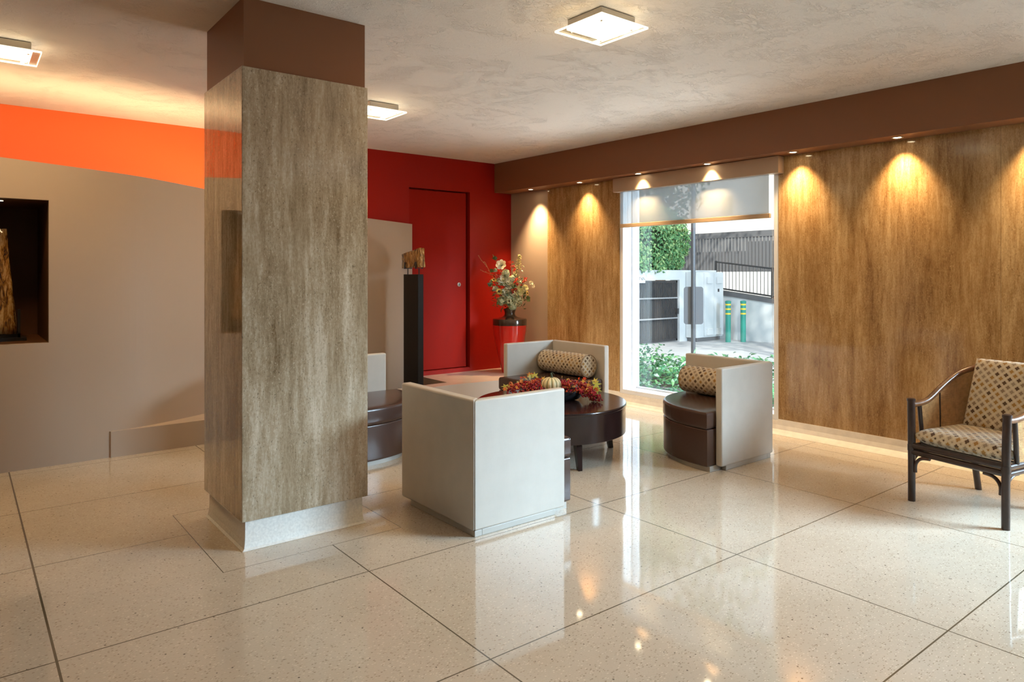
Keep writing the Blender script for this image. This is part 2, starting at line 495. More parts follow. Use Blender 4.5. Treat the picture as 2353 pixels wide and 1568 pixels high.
def uv_box(o):
    me = o.data; ul = me.uv_layers.new(name='UVMap') if not me.uv_layers else me.uv_layers[0]
    for p in me.polygons:
        n = p.normal; ax = max(range(3), key=lambda i: abs(n[i]))
        for li in p.loop_indices:
            c = me.vertices[me.loops[li].vertex_index].co
            ul.data[li].uv = (c.y, c.z) if ax == 0 else ((c.x, c.z) if ax == 1 else (c.x, c.y))

def empty(name, loc, rz=0.0):
    o = bpy.data.objects.new(name, None); COL.objects.link(o)
    o.location = loc; o.rotation_euler = (0, 0, rz); o.empty_display_size = 0.1
    return o

def tag(o, label=None, cat=None, group=None, kind=None):
    if label: o['label'] = label
    if cat: o['category'] = cat
    if group: o['group'] = group
    if kind: o['kind'] = kind
    return o

def struct(o, label=None, cat=None):
    return tag(o, label, cat, kind='structure')

def copy_tree(o, parent=None):
    c = o.copy(); COL.objects.link(c)
    if parent is not None: c.parent = parent
    for ch in list(o.children): copy_tree(ch, c)
    return c

B = bmesh.new

# ------------------------------------------------------------------ room shell
def xw(y): return 5.41 + 0.02 * (6.86 - y)

bm = B(); box(bm, -3.2, 5.75, -4.7, 7.0, -0.12, 0.0)
struct(new_obj('floor', bm, TERR), 'polished beige terrazzo floor with thin dark divider lines', 'floor')
bm = B(); box(bm, -3.2, 5.75, -4.7, 7.0, 2.70, 2.85)
struct(new_obj('ceiling', bm, CEIL), 'pale grey ceiling with rough trowelled plaster texture', 'ceiling')

# rear wall: orange stretch, then red stretch with the door recess
bm = B()
box(bm, -3.2, 2.5, 6.86, 7.0, 0.0, 2.70, 0)
box(bm, 2.5, 3.955, 6.86, 7.0, 0.0, 2.70, 1)
box(bm, 3.955, 4.785, 6.86, 7.0, 2.325, 2.70, 1)
box(bm, 3.955, 4.785, 6.86, 7.0, 0.0, 0.225, 1)
box(bm, 4.785, 5.75, 6.86, 7.0, 0.0, 2.70, 1)
box(bm, 3.955, 4.785, 6.955, 7.0, 0.225, 2.325, 1)
struct(new_obj('wall_back', bm, [ORANGE, RED]), 'rear wall painted orange and deep red up to the ceiling', 'wall')
# door
dr = struct(empty('door_1', (3.96, 6.93, 0.225)), 'flush red door set into the deep red wall', 'door')
bm = B(); box(bm, 0.004, 0.792, -0.035, 0.02, 0.022, 2.085)
new_obj('door_leaf', bm, REDD, dr, bevel=0.003)
bm = B(); box(bm, -0.002, 0.822, -0.066, 0.02, 0.0, 0.014)
new_obj('door_sill', bm, RED, dr)
bm = B()
lathe(bm, [(0.0245, 0), (0.0245, 0.006), (0.019, 0.008), (0.019, 0.004), (0.011, 0.004), (0.010, 0.010), (0.0001, 0.010)], n=24)
bmesh.ops.rotate(bm, verts=bm.verts[:], cent=(0, 0, 0), matrix=Matrix.Rotation(R(90), 3, 'X'))
bmesh.ops.translate(bm, verts=bm.verts[:], vec=(0.69, -0.035, 1.0))
lk = tag(new_obj('lock_rosette', bm, NICKEL, dr, smooth=True), 'round nickel lock rosette')
bm = B(); box(bm, 0.684, 0.696, -0.0465, -0.0445, 0.986, 1.014)
new_obj('keyhole', bm, BLACKM, lk)

# taupe partition wall, curving back at its far end, with display niche
def wtop(x): return 2.156 - 0.063 * x
curve = [(0.55, 5.86), (0.85, 5.868), (1.10, 5.905), (1.36, 6.01), (1.62, 6.14), (2.0, 6.33), (2.4, 6.50), (2.9, 6.66), (3.4, 6.76), (3.96, 6.80)]
cs = [tuple(v) for v in smooth_path([(a, b, 0) for a, b in curve], 5)]
bm = B()
T = 0.055
def wpiece(x0, x1, z0, top):
    prism(bm, [(x0, 5.86), (x1, 5.86), (x1, 5.86 + T), (x0, 5.86 + T)], z0, [top(x0), top(x1), top(x1), top(x0)])
wpiece(-3.2, -0.12, 0.0, wtop)
wpiece(-0.12, 0.494, 0.0, lambda x: 0.868)
wpiece(-0.12, 0.494, 1.868, wtop)
wpiece(0.494, 0.55, 0.0, wtop)
for i in range(len(cs) - 1):
    (x0, y0, _), (x1, y1, _) = cs[i], cs[i + 1]
    prism(bm, [(x0, y0), (x1, y1), (x1, y1 + T), (x0, y0 + T)], 0.0, [wtop(x0), wtop(x1), wtop(x1), wtop(x0)])
bmesh.ops.remove_doubles(bm, verts=bm.verts[:], dist=0.0005)
wl = struct(new_obj('wall_left', bm, TAUPE), 'taupe partition wall with a sloping top and a dark display niche', 'wall')
bm = B()
for f in [(-0.12, 0.494, 5.915, 6.76, 0.848, 0.868), (-0.12, 0.494, 5.915, 6.76, 1.868, 1.888), (-0.14, -0.12, 5.915, 6.76, 0.848, 1.888), (0.494, 0.514, 5.915, 6.76, 0.848, 1.888), (-0.14, 0.514, 6.76, 6.78, 0.848, 1.888)]:
    box(bm, *f)
nl = new_obj('niche_panel', bm, NICHE, wl); nl['label'] = 'dark brown lining of the display niche'
# cove tube hidden behind the lip of the partition
cv = empty('cove_light', (0, 0, 0))
tag(cv, 'hidden strip light glowing behind the sloping top of the taupe partition', 'strip light')
bm = B(); tube(bm, [(-3.0, 5.955, wtop(-3.0) - 0.12), (0.9, 5.965, wtop(0.9) - 0.12)], 0.014, 10)
new_obj('lamp_tube', bm, COVE, cv, smooth=True)
bm = B(); tube(bm, [(x, y + T + 0.03, wtop(x) - 0.10) for x, y, _ in cs[2:-12]], 0.012, 10)
new_obj('lamp_tube', bm, COVE, cv, smooth=True)
def cove(x0, y0, x1, y1, e, w=0.05):
    zc = (wtop(x0) + wtop(x1)) / 2 - 0.115
    o = light('cove_glow', 'AREA', ((x0 + x1) / 2, (y0 + y1) / 2, zc), e, (1.0, 0.70, 0.38), (0, 0.12, 1), shape='RECTANGLE', size=math.hypot(x1 - x0, y1 - y0), size_y=w)
    o.rotation_euler = (R(180 - 7), 0, 0)
    o.rotation_euler = (Matrix.Rotation(math.atan2(y1 - y0, x1 - x0), 4, 'Z') @ Matrix.Rotation(R(180 - 7), 4, 'X')).to_euler()
cove(-3.0, 5.965, 0.85, 5.965, 22, 0.02)
cove(0.85, 5.965, 2.0, 6.42, 13)
cove(2.0, 6.43, 3.3, 6.81, 9, 0.03)

# raised platform: low rim that grows out of the partition and opens round a planting pit
pf = [(0.80, 5.855), (1.5, 5.86), (2.3, 5.93), (3.0, 6.03), (3.6, 6.09), (4.0, 6.12), (4.3, 6.10), (4.7, 6.05), (5.36, 5.98)]
pfs = [tuple(v) for v in smooth_path([(a, b, 0) for a, b in pf], 6)]
def wally(x):
    if x >= 3.96: return 6.86
    for i in range(len(cs) - 1):
        if cs[i][0] <= x <= cs[i + 1][0]:
            f = (x - cs[i][0]) / (cs[i + 1][0] - cs[i][0] + 1e-9)
            return cs[i][1] + f * (cs[i + 1][1] - cs[i][1])
    return 5.86
bm = B()
ZP = 0.192
PX0, PX1 = 2.35, 4.09
xs = sorted(set([round(p[0], 4) for p in pfs] + [PX0, PX1]))
def pfy(x):
    for i in range(len(pfs) - 1):
        if pfs[i][0] <= x <= pfs[i + 1][0]:
            f = (x - pfs[i][0]) / (pfs[i + 1][0] - pfs[i][0] + 1e-9)
            return pfs[i][1] + f * (pfs[i + 1][1] - pfs[i][1])
    return pfs[-1][1]
for x0, x1 in zip(xs[:-1], xs[1:]):
    xm = (x0 + x1) / 2
    if PX0 <= xm <= PX1: ya, yb = pfy(x0) + 0.17, pfy(x1) + 0.17
    else: ya, yb = wally(x0) + 0.0005, wally(x1) + 0.0005
    ya = max(ya, pfy(x0) + 0.004); yb = max(yb, pfy(x1) + 0.004)
    prism(bm, [(x0, pfy(x0)), (x1, pfy(x1)), (x1, yb), (x0, ya)], 0.0, ZP)
bmesh.ops.recalc_face_normals(bm, faces=bm.faces[:])
for f in bm.faces: f.material_index = 0 if abs(f.normal.z) > 0.5 else 1
plat = struct(new_obj('raised_floor', bm, [PLATF, TAUPE], smooth=False), 'low curved cream platform along the red wall', 'platform')
bm = B(); prism(bm, [(PX0, pfy(PX0) + 0.17), (PX1, pfy(PX1) + 0.17), (PX1, 6.858), (3.97, 6.858), (3.96, 6.80), (2.9, 6.66), (PX0, 6.48)], 0.0, 0.012)
pt = new_obj('pit_floor', bm, DARKPIT, plat); pt['label'] = 'dark sunken pit behind the platform rim'

# side wall with windows
W1 = (3.26, 5.05, 0.105, 2.34)      # y0,y1,z0,z1
W2 = (-2.1, 0.35, 0.12, 2.34)
bm = B()
def wseg(y0, y1, z0, z1, t0=0.0, t1=0.22, mi=0):
    a = [(xw(y0) + t0, y0), (xw(y0) + t1, y0), (xw(y1) + t1, y1), (xw(y1) + t0, y1)]
    prism(bm, a, z0, z1, mi)
wseg(W1[1], 7.0, 0, 2.70); wseg(W2[1], W1[0], 0, 2.70); wseg(-4.7, W2[0], 0, 2.70)
for w in (W1, W2):
    wseg(w[0], w[1], 0, w[2]); wseg(w[0], w[1], w[3], 2.70)
wr = struct(new_obj('wall_right', bm, TAUPE), 'side wall with honey coloured travertine cladding round a tall window', 'wall')
bm = B()
wseg(W1[1] + 0.002, 6.165, 0.118, 2.345, -0.018, 0.0); wseg(W2[1] + .002, W1[0] - 0.002, 0.118, 2.345, -0.018, 0.0)
wseg(-4.5, W2[0] - .002, 0.118, 2.345, -0.018, 0.0)
tp = new_obj('stone_panel', bm, TRAV, wr); tp['label'] = 'polished honey travertine cladding'
# coved base board
bm = B()
def bb(y0, y1, ztop):
    prof = [(-0.022, ztop), (-0.026, 0.07), (-0.036, 0.035), (-0.058, 0.014), (-0.098, 0.001), (0.0, 0.001), (0.0, ztop)]
    a = [bm.verts.new((xw(y0) + p[0], y0, p[1])) for p in prof]; b2 = [bm.verts.new((xw(y1) + p[0], y1, p[1])) for p in prof]
    bm.faces.new(a); bm.faces.new(b2[::-1])
    for i in range(len(prof)):
        j = (i + 1) % len(prof); bm.faces.new([a[i], a[j], b2[j], b2[i]])
bb(-4.5, W1[0], 0.118); bb(W1[0], W1[1], 0.104); bb(W1[1], 5.96, 0.118)
struct(new_obj('baseboard_right', bm, STONE), 'pale stone base board curving into the terrazzo floor', 'baseboard')

# boxed beam with the downlights
bm = B()
prism(bm, [(5.15, 6.86), (5.145 + 0.028 * (6.86 + 4.7), -4.7), (xw(-4.7), -4.7), (xw(6.86), 6.86)], 2.346, 2.70)
tr = struct(new_obj('trim_1', bm, BROWN, bevel=0.002), 'brown boxed beam over the window wall with recessed spotlights', 'beam')
def bx(y): return 5.145 + 0.028 * (6.86 - y)

# off-camera walls that close the lobby
bm = B(); box(bm, -3.2, 5.9, -4.85, -4.7, 0, 2.7); struct(new_obj('wall_front', bm, BROWND), 'dark brown wall behind the camera', 'wall')
bm = B(); box(bm, -3.35, -3.2, -4.7, 7.0, 0, 2.7); struct(new_obj('wall_side', bm, BROWND), 'dark brown wall at the far end of the lobby', 'wall')

# ------------------------------------------------------------------ windows
def window(n, w, label, mull=None):
    y0, y1, z0, z1 = w
    e = struct(empty('window_%d' % n, (xw(y0), y0, z0)), label, 'window')
    L = y1 - y0; H = z1 - z0
    ang = math.atan2(L, xw(y1) - xw(y0)) - PI / 2
    M = Matrix.Rotation(ang, 4, 'Z')
    e.rotation_euler = (0, 0, ang)
    F = 0.045
    bm = B()
    for b_ in [(-0.012, 0.03, 0, F, 0, H), (-0.012, 0.03, L - F, L, 0, H), (-0.012, 0.03, F, L - F, 0, F), (-0.012, 0.03, F, L - F, H - F, H)]:
        box(bm, *b_)
    new_obj('window_frame', bm, ALUG if n == 2 else WHITEM, e, bevel=0.003)
    bm = B()
    for b_ in [(0.03, 0.26, 0.012, 0.03, 0.0, H), (0.03, 0.26, L - 0.03, L - 0.012, 0.0, H), (0.03, 0.26, 0.03, L - 0.03, 0.004, 0.034)]:
        box(bm, *b_)
    box(bm, 0.075, 0.085, L - 0.034, L - 0.028, 0.03, H)
    new_obj('window_reveal', bm, WHITEM, e)
    bm = B()
    for b_ in [(0.14, 0.25, 0.03, 0.042, 0.034, H), (0.14, 0.25, L - 0.042, L - 0.03, 0.034, H), (0.20, 0.245, 0.042, L - 0.042, 0.034, 0.05)]:
        box(bm, *b_)
    if mull:
        for q in mull: box(bm, 0.20, 0.245, q - 0.025, q + 0.025, 0.05, H)
    new_obj('sash', bm, ALUG, e, bevel=0.002)
    bm = B(); box(bm, 0.218, 0.226, 0.042, L - 0.042, 0.05, H - 0.01)
    new_obj('glass_pane', bm, GLASS, e)
    return e
window(1, W1, 'tall fixed window with white metal frame looking onto the court')
window(2, W2, 'long window further along the wall, outside the picture', [1.28])

# ------------------------------------------------------------------ roller blind
rb = tag(empty('roller_blind', (xw(3.24), 3.21, 1.80), math.atan2(1.86, xw(5.07) - xw(3.21)) - PI / 2), 'half lowered grey mesh roller blind under a beige pelmet box at the window', 'blind')
bm = B(); box(bm, -0.105, -0.014, 0.0, 1.855, 0.40, 0.543)
new_obj('pelmet', bm, PELMET, rb, bevel=0.003)
bm = B(); tube(bm, [(-0.06, 0.10, 0.465), (-0.06, 1.80, 0.465)], 0.022, 14); 
new_obj('roller', bm, WHITEM, rb, smooth=True)
bm = B(); box(bm, -0.0555, -0.0545, 0.115, 1.79, 0.060, 0.47)
new_obj('blind_fabric', bm, BLIND, rb)
bm = B(); prism(bm, [(-0.067, 0.10), (-0.043, 0.10), (-0.043, 1.795), (-0.067, 1.795)], 0.028, 0.068)
new_obj('bottom_bar', bm, BARM, rb, bevel=0.004)
bm = B()
for i in range(120):
    for yy in (0.068, 0.085):
        ball(bm, (-0.05, yy, 0.44 - i * 0.0125), 0.0024, 0, 1)
tube(bm, [(-0.05, 0.068, 0.46), (-0.05, 0.068, -1.06), (-0.05, 0.0765, -1.075), (-0.05, 0.085, -1.06), (-0.05, 0.085, 0.46)], 0.0008, 5)
new_obj('bead_chain', bm, WHITEM, rb, smooth=True)

# ------------------------------------------------------------------ downlights in the beam
DLX = [(5.27, 6.31), (5.285, 5.50), (5.28, 4.66), (5.30, 3.86), (5.34, 3.055), (5.36, 2.255), (5.375, 1.40), (5.39, 0.55)]
dlab = ['spotlight in the beam over the flower vase corner', 'spotlight in the beam over the narrow travertine strip beside the window',
        'spotlight in the beam over the pelmet end near the narrow travertine strip', 'spotlight in the beam over the middle of the window pelmet',
        'spotlight in the beam just past the pelmet, over the wide travertine wall', 'spotlight in the beam over the middle of the wide travertine wall']
protoD = None
for i, (x, y) in enumerate(DLX):
    if i < 6:
        if protoD is None:
            d = protoD = empty('recessed_spotlight', (x, y, 2.346))
            bm = B(); lathe(bm, [(0.040, 0.0), (0.041, -0.004), (0.034, -0.005), (0.030, -0.001)], n=28, cap=False)
            new_obj('trim_ring', bm, NICKEL, d, smooth=True)
            bm = B(); lathe(bm, [(0.0001, -0.0025), (0.020, -0.003), (0.027, -0.001), (0.0001, -0.0005)], n=20, cap=False)
            new_obj('bulb', bm, BULB, d, smooth=True)
        else:
            d = copy_tree(protoD); d.location = (x, y, 2.346)
        tag(d, dlab[i], 'spotlight', 'recessed spotlights along the brown beam')
    sp = light('spot_beam', 'SPOT', (x + 0.005, y, 2.335), 92 if i else 230, WARM, (0.24 if i else 0.05, 0.0, -1), spot_size=R(84), spot_blend=1.0, shadow_soft_size=0.03)

# ------------------------------------------------------------------ ceiling lamps
protoL = None
llab = ['square glass ceiling lamp in front of the pillar, shown whole', 'square glass ceiling lamp partly hidden behind the pillar',
        'square glass ceiling lamp cut by the picture edge above the orange wall']
for i, (x, y) in enumerate([(2.655, 2.60), (2.625, 5.06), (0.205, 5.05)]):
    if protoL is None:
        d = protoL = empty('ceiling_lamp', (x, y, 2.70))
        bm = B(); box(bm, -0.125, 0.125, -0.125, 0.125, -0.046, -0.003)
        new_obj('lamp_body', bm, NICKEL, d, bevel=0.003)
        bm = B()
        box(bm, -0.172, 0.172, -0.172, 0.172, -0.068, -0.058)
        new_obj('glass_plate', bm, LGLASS, d)
        bm = B(); box(bm, -0.128, 0.128, -0.128, 0.128, -0.0565, -0.047)
        new_obj('diffuser', bm, DIFF, d)
        bm = B(); box(bm, 0.085, 0.118, -0.172, 0.172, -0.0695, -0.0685); box(bm, 0.124, 0.129, -0.172, 0.172, -0.0695, -0.0685)
        new_obj('frosted_band', bm, FROST, d)
        for sx in (-1, 1):
            for sy in (-1, 1):
                bm = B(); lathe(bm, [(0.006, -0.0685), (0.006, -0.073), (0.0001, -0.074)], cx=sx * 0.112, cy=sy * 0.112, n=12)
                new_obj('glass_clip', bm, NICKEL, d, smooth=True)
        bm = B()
        for sx in (-1, 1):
            box(bm, sx * 0.172 - 0.0012, sx * 0.172 + 0.0012, -0.173, 0.173, -0.0685, -0.0575)
            box(bm, -0.173, 0.173, sx * 0.172 - 0.0012, sx * 0.172 + 0.0012, -0.0685, -0.0575)
        new_obj('plate_edge', bm, FROST, d)
    else:
        d = copy_tree(protoL); d.location = (x, y, 2.70)
    tag(d, llab[i], 'ceiling light', 'square glass ceiling lamps')
    light('lamp_light', 'AREA', (x, y, 2.622), 14, LAMPC, (0, 0, -1), shape='SQUARE', size=0.3, quiet=True)
    light('lamp_edge_light', 'POINT', (x, y, 2.56), 6, LAMPC, None, shadow_soft_size=0.1, quiet=True)

# ------------------------------------------------------------------ pillar
pil = struct(empty('pillar', (1.395, 3.78, 0)), 'square pillar clad in streaked travertine with brown painted top', 'pillar')
px0, px1, py0, py1 = 1.073 - 1.395, 1.740 - 1.395, 3.462 - 3.78, 4.125 - 3.78
bm = B(); box(bm, px0, px1, py0, py1, 0.145, 2.36)
o = new_obj('stone_shaft', bm, TRAVP, pil, bevel=0.003)
bm = B(); box(bm, px0 + 0.012, px1 - 0.012, py0 + 0.012, py1 - 0.012, 2.36, 2.70)
new_obj('painted_top', bm, BROWN, pil)
bm = B()
prof = [(-0.022, 0.145), (-0.021, 0.075), (-0.019, 0.035), (-0.014, 0.010), (-0.004, 0.001)]
rings = []
for (off, z) in prof:
    x0, x1, y0, y1 = px0 - off, px1 + off, py0 - off, py1 + off
    rings.append([bm.verts.new(p) for p in [(x0, y0, z), (x1, y0, z), (x1, y1, z), (x0, y1, z)]])
for k in range(len(rings) - 1):
    for i in range(4):
        j = (i + 1) % 4; bm.faces.new([rings[k][i], rings[k][j], rings[k + 1][j], rings[k + 1][i]])
bm.faces.new(rings[0])
new_obj('base', bm, PSTONE, pil, bevel=0.002)

# ------------------------------------------------------------------ club chairs
def seat_outline(inset=0.0, n=28):
    a0, b0, ra, rb, ex = 0.06, 0.05, 0.66 - inset, 0.67 - inset, 2.5
    pts = [(0.066, 0.052 + 0.002)]
    for i in range(n + 1):
        th = (PI / 2) * i / n
        c, s = math.cos(th), math.sin(th)
        pts.append((max(0.066, a0 + ra * abs(c) ** (2 / ex)), max(0.054, b0 + rb * abs(s) ** (2 / ex))))
    out = []
    for p in pts:
        if not out or (abs(p[0] - out[-1][0]) + abs(p[1] - out[-1][1])) > 1e-4: out.append(p)
    return out

def make_chair(sx, sy):
    root = empty('club_chair', (0, 0, 0))
    def P(a, b): return (a * sx, b * sy)
    def bx2(bm, a0, a1, b0, b1, z0, z1):
        x0, x1 = sorted((a0 * sx, a1 * sx)); y0, y1 = sorted((b0 * sy, b1 * sy)); box(bm, x0, x1, y0, y1, z0, z1)
    def mit(pts, z1):
        bm = B(); q = [P(*p) for p in pts]
        prism(bm, q if sx * sy > 0 else q[::-1], 0.034, z1); return bm
    bm = mit([(0, 0), (0.065, 0.053), (0.065, 0.745), (0, 0.745)], 0.705)
    new_obj('backrest', bm, SHELL, root, smooth=True, bevel=0.011, seg=3)
    bm = mit([(0, 0), (0.63, 0), (0.63, 0.053), (0.065, 0.053)], 0.705)
    new_obj('armrest', bm, SHELL, root, smooth=True, bevel=0.011, seg=3)
    bm = B(); bx2(bm, 0.014, 0.060, 0.012, 0.66, 0.0, 0.033); bx2(bm, 0.060, 0.565, 0.012, 0.047, 0.0, 0.033)
    new_obj('plinth', bm, BASEV, root, bevel=0.003)
    def layer(name, z0, z1, m, inset, round_r=0.0, crown=0.0):
        bm = B(); pts = [P(*p) for p in seat_outline(inset)]
        if sx * sy < 0: pts = pts[::-1]
        if round_r > 0:
            cxm = sum(p[0] for p in pts) / len(pts); cym = sum(p[1] for p in pts) / len(pts)
            lv = [(z0, round_r * 0.6), (z0 + round_r * 0.5, round_r * 0.12), (z0 + round_r, 0.0), (z1 - round_r, 0.0), (z1 - round_r * 0.45, round_r * 0.18), (z1 - round_r * 0.1, round_r * 0.6), (z1, round_r * 1.2)]
            prev = None; rg = None
            for z, ins in lv:
                rg = []
                for p in pts:
                    dx, dy = p[0] - cxm, p[1] - cym; L = math.hypot(dx, dy)
                    rg.append(bm.verts.new((p[0] - dx / L * ins, p[1] - dy / L * ins, z)))
                if prev:
                    for i in range(len(pts)):
                        j = (i + 1) % len(pts); bm.faces.new([prev[i], prev[j], rg[j], rg[i]])
                else: bm.faces.new(rg[::-1])
                prev = rg
            for s_ in (0.75, 0.4):
                r2 = [bm.verts.new((cxm + (v.co.x - cxm) * s_, cym + (v.co.y - cym) * s_, z1 + crown * (1 - s_))) for v in rg]
                for i in range(len(pts)):
                    j = (i + 1) % len(pts); bm.faces.new([prev[i], prev[j], r2[j], r2[i]])
                prev = r2
            bm.faces.new(prev)
        else:
            prism(bm, pts, z0, z1)
        return new_obj(name, bm, m, root, smooth=True)
    layer('seat_plinth', 0.0, 0.036, BASEV, 0.03)
    layer('seat_base', 0.038, 0.288, LEATHER, 0.0, 0.010)
    cu = layer('seat_cushion', 0.292, 0.408, LEATHER, -0.004, 0.022, 0.012)
    bm = B()
    pts = seat_outline(0.004)
    tube(bm, [(P(*p)[0], P(*p)[1], 0.396) for p in pts[1:]], 0.0035, 6)
    new_obj('piping', bm, LEATHER, cu, smooth=True)
    return root

chA = make_chair(1, 1); chA.location = (2.058, 2.915, 0)
tag(chA, 'off-white club chair turned away, its bare shell in front of the low table', 'chair', 'off-white club chairs round the low table')
chA2 = copy_tree(chA); chA2.location = (4.60, 5.150, 0); chA2.rotation_euler = (0, 0, PI)
tag(chA2, 'off-white club chair with patterned bolster behind the autumn centrepiece, near the vase', 'chair', 'off-white club chairs round the low table')
chB = make_chair(-1, 1); chB.location = (4.70, 2.845, 0)
tag(chB, 'club chair with brown round seat and bolster in front of the window', 'chair', 'off-white club chairs round the low table')
chB2 = copy_tree(chB); chB2.location = (2.105, 5.165, 0); chB2.rotation_euler = (0, 0, PI)
tag(chB2, 'club chair mostly hidden by the pillar, brown round seat showing', 'chair', 'off-white club chairs round the low table')

def make_bolster(name, loc, length, label):
    bm = B(); n = 36; r = 0.102
    ul = bm.loops.layers.uv.verify()
    prof = [(-length / 2, 0.0), (-length / 2 - 0.004, 0.3), (-length / 2 - 0.004, 0.7), (-length / 2, 0.9), (-length / 2 + 0.012, 1.0)]
    prof += [(-length / 2 + length * k / 8, 1.0 + 0.015 * math.sin(PI * k / 8)) for k in range(1, 8)]
    prof += [(length / 2 - 0.012, 1.0), (length / 2, 0.9), (length / 2 + 0.004, 0.7), (length / 2 + 0.004, 0.3), (length / 2, 0.0)]
    rings = []
    for (yy, rr) in prof:
        rings.append([(rr * r * math.cos(2 * PI * i / n), yy, rr * r * math.sin(2 * PI * i / n)) for i in range(n)])
    V = [[bm.verts.new(c) for c in rg] for rg in rings]
    for k in range(len(V) - 1):
        for i in range(n):
            j = (i + 1) % n
            f = bm.faces.new([V[k][i], V[k][j], V[k + 1][j], V[k + 1][i]])
            capf = k < 4 or k >= len(V) - 5
            for lp, (kk, ii) in zip(f.loops, [(k, i), (k, i + 1), (k + 1, i + 1), (k + 1, i)]):
                if capf:
                    c = rings[kk][ii % n]; lp[ul].uv = (c[0], c[2])
                else:
                    lp[ul].uv = (prof[kk][0], ii / n * 2 * PI * r)
    bmesh.ops.remove_doubles(bm, verts=bm.verts[:], dist=1e-5)
    o = new_obj(name, bm, PATT, smooth=True); o.location = loc
    for s_ in (-1, 1):
        bm = B(); tube(bm, [(r * 0.985 * math.cos(2 * PI * i / 32), s_ * (length / 2 - 0.006), r * 0.985 * math.sin(2 * PI * i / 32)) for i in range(33)], 0.0032, 6)
        new_obj('piping', bm, PATT, o, smooth=True)
    tag(o, label, 'cushion', 'patterned bolster cushions')
    return o
make_bolster('bolster_cushion', (4.428, 4.785, 0.524), 0.60, 'patterned cylindrical bolster on the club chair behind the table')
make_bolster('bolster_cushion', (4.528, 3.21, 0.524), 0.58, 'patterned cylindrical bolster on the club chair in front of the window')

# ------------------------------------------------------------------ coffee table
tb = tag(empty('coffee_table', (3.50, 3.95, 0)), 'low round espresso wood drum table in the middle of the club chairs', 'table')
bm = B(); lathe(bm, [(0.545, 0.185), (0.555, 0.190), (0.555, 0.378)], n=80)
new_obj('drum_apron', bm, ESP, tb, smooth=True)
bm = B(); lathe(bm, [(0.556, 0.379), (0.560, 0.384), (0.560, 0.397), (0.556, 0.402)], n=80)
new_obj('tabletop', bm, ESP, tb, smooth=True)
for k in range(4):
    a = R(-108.7 + 90 * k); cx, cy = 0.465 * math.cos(a), 0.465 * math.sin(a); dx, dy = 0.50 * math.cos(a), 0.50 * math.sin(a)
    bm = B(); M0 = Matrix.Rotation(a, 3, 'Z')
    top = [M0 @ Vector(p) for p in [(-.028, -.024, 0), (.028, -.024, 0), (.028, .024, 0), (-.028, .024, 0)]]
    bot = [M0 @ Vector(p) * 0.62 for p in [(-.028, -.024, 0), (.028, -.024, 0), (.028, .024, 0), (-.028, .024, 0)]]
    va = [bm.verts.new((p.x + cx, p.y + cy, 0.188)) for p in top]; vb = [bm.verts.new((p.x + dx, p.y + dy, 0.0)) for p in bot]
    bm.faces.new(va); bm.faces.new(vb[::-1])
    for i in range(4): bm.faces.new([va[i], va[(i + 1) % 4], vb[(i + 1) % 4], vb[i]])
    new_obj('leg', bm, ESP, tb, bevel=0.002)

# ------------------------------------------------------------------ leaf / petal helpers
def leaf(bm, c, d, up, L, Wd, mi=0, curl=0.15, lobes=0):
    c = Vector(c); d = Vector(d).normalized(); up = Vector(up)
    s = d.cross(up)
    if s.length < 1e-4: s = d.cross(Vector((1, 0, 0.3)))
    s.normalize(); nrm = s.cross(d).normalized()
    if lobes:
        ctr = bm.verts.new(c + d * L * 0.45); ring = []
        N = 5; tot = N * 2
        for i in range(tot + 1):
            a = -2.5 + 5.0 * i / tot
            rr = L * (0.58 if i % 2 == 1 else 0.26)
            ring.append(bm.verts.new(c + d * L * 0.45 + (d * math.cos(a) + s * math.sin(a)) * rr - nrm * curl * rr * 0.6))
        for i in range(tot):
            f = bm.faces.new([ctr, ring[i], ring[i + 1]]); f.material_index = mi
        return
    ps = [c, c + d * L * 0.35 + s * Wd - nrm * curl * L * 0.1, c + d * L - nrm * curl * L, c + d * L * 0.35 - s * Wd - nrm * curl * L * 0.1]
    mid = c + d * L * 0.45 + nrm * curl * L * 0.35
    v = [bm.verts.new(p) for p in ps]; mv = bm.verts.new(mid)
    for i in range(4):
        f = bm.faces.new([v[i], v[(i + 1) % 4], mv]); f.material_index = mi

def petal(bm, c, d, nrm, L, Wd, cup=0.35, mi=0):
    c = Vector(c); d = Vector(d).normalized(); nrm = Vector(nrm).normalized()
    s = d.cross(nrm)
    if s.length < 1e-4: s = d.cross(Vector((0.3, 0.2, 1)))
    s.normalize(); nn = s.cross(d).normalized()
    if nn.dot(nrm) < 0: nn = -nn
    ctr = bm.verts.new(c + d * L * 0.5); ring = []
    for i in range(10):
        a = 2 * PI * i / 10; u = 0.5 + 0.5 * math.cos(a); w = math.sin(a) * (0.55 + 0.45 * u)
        ring.append(bm.verts.new(c + d * L * u + s * Wd * w + nn * cup * L * (0.35 * w * w + 0.5 * (u - 0.5) ** 2 + (0.15 if u > .5 else 0) * (u - .5))))
    for i in range(10):
        f = bm.faces.new([ctr, ring[i], ring[(i + 1) % 10]]); f.material_index = mi; f.smooth = True

def rvec(rg):
    while True:
        v = Vector((rg.uniform(-1, 1), rg.uniform(-1, 1), rg.uniform(-1, 1)))
        if 0.05 < v.length < 1: return v.normalized()

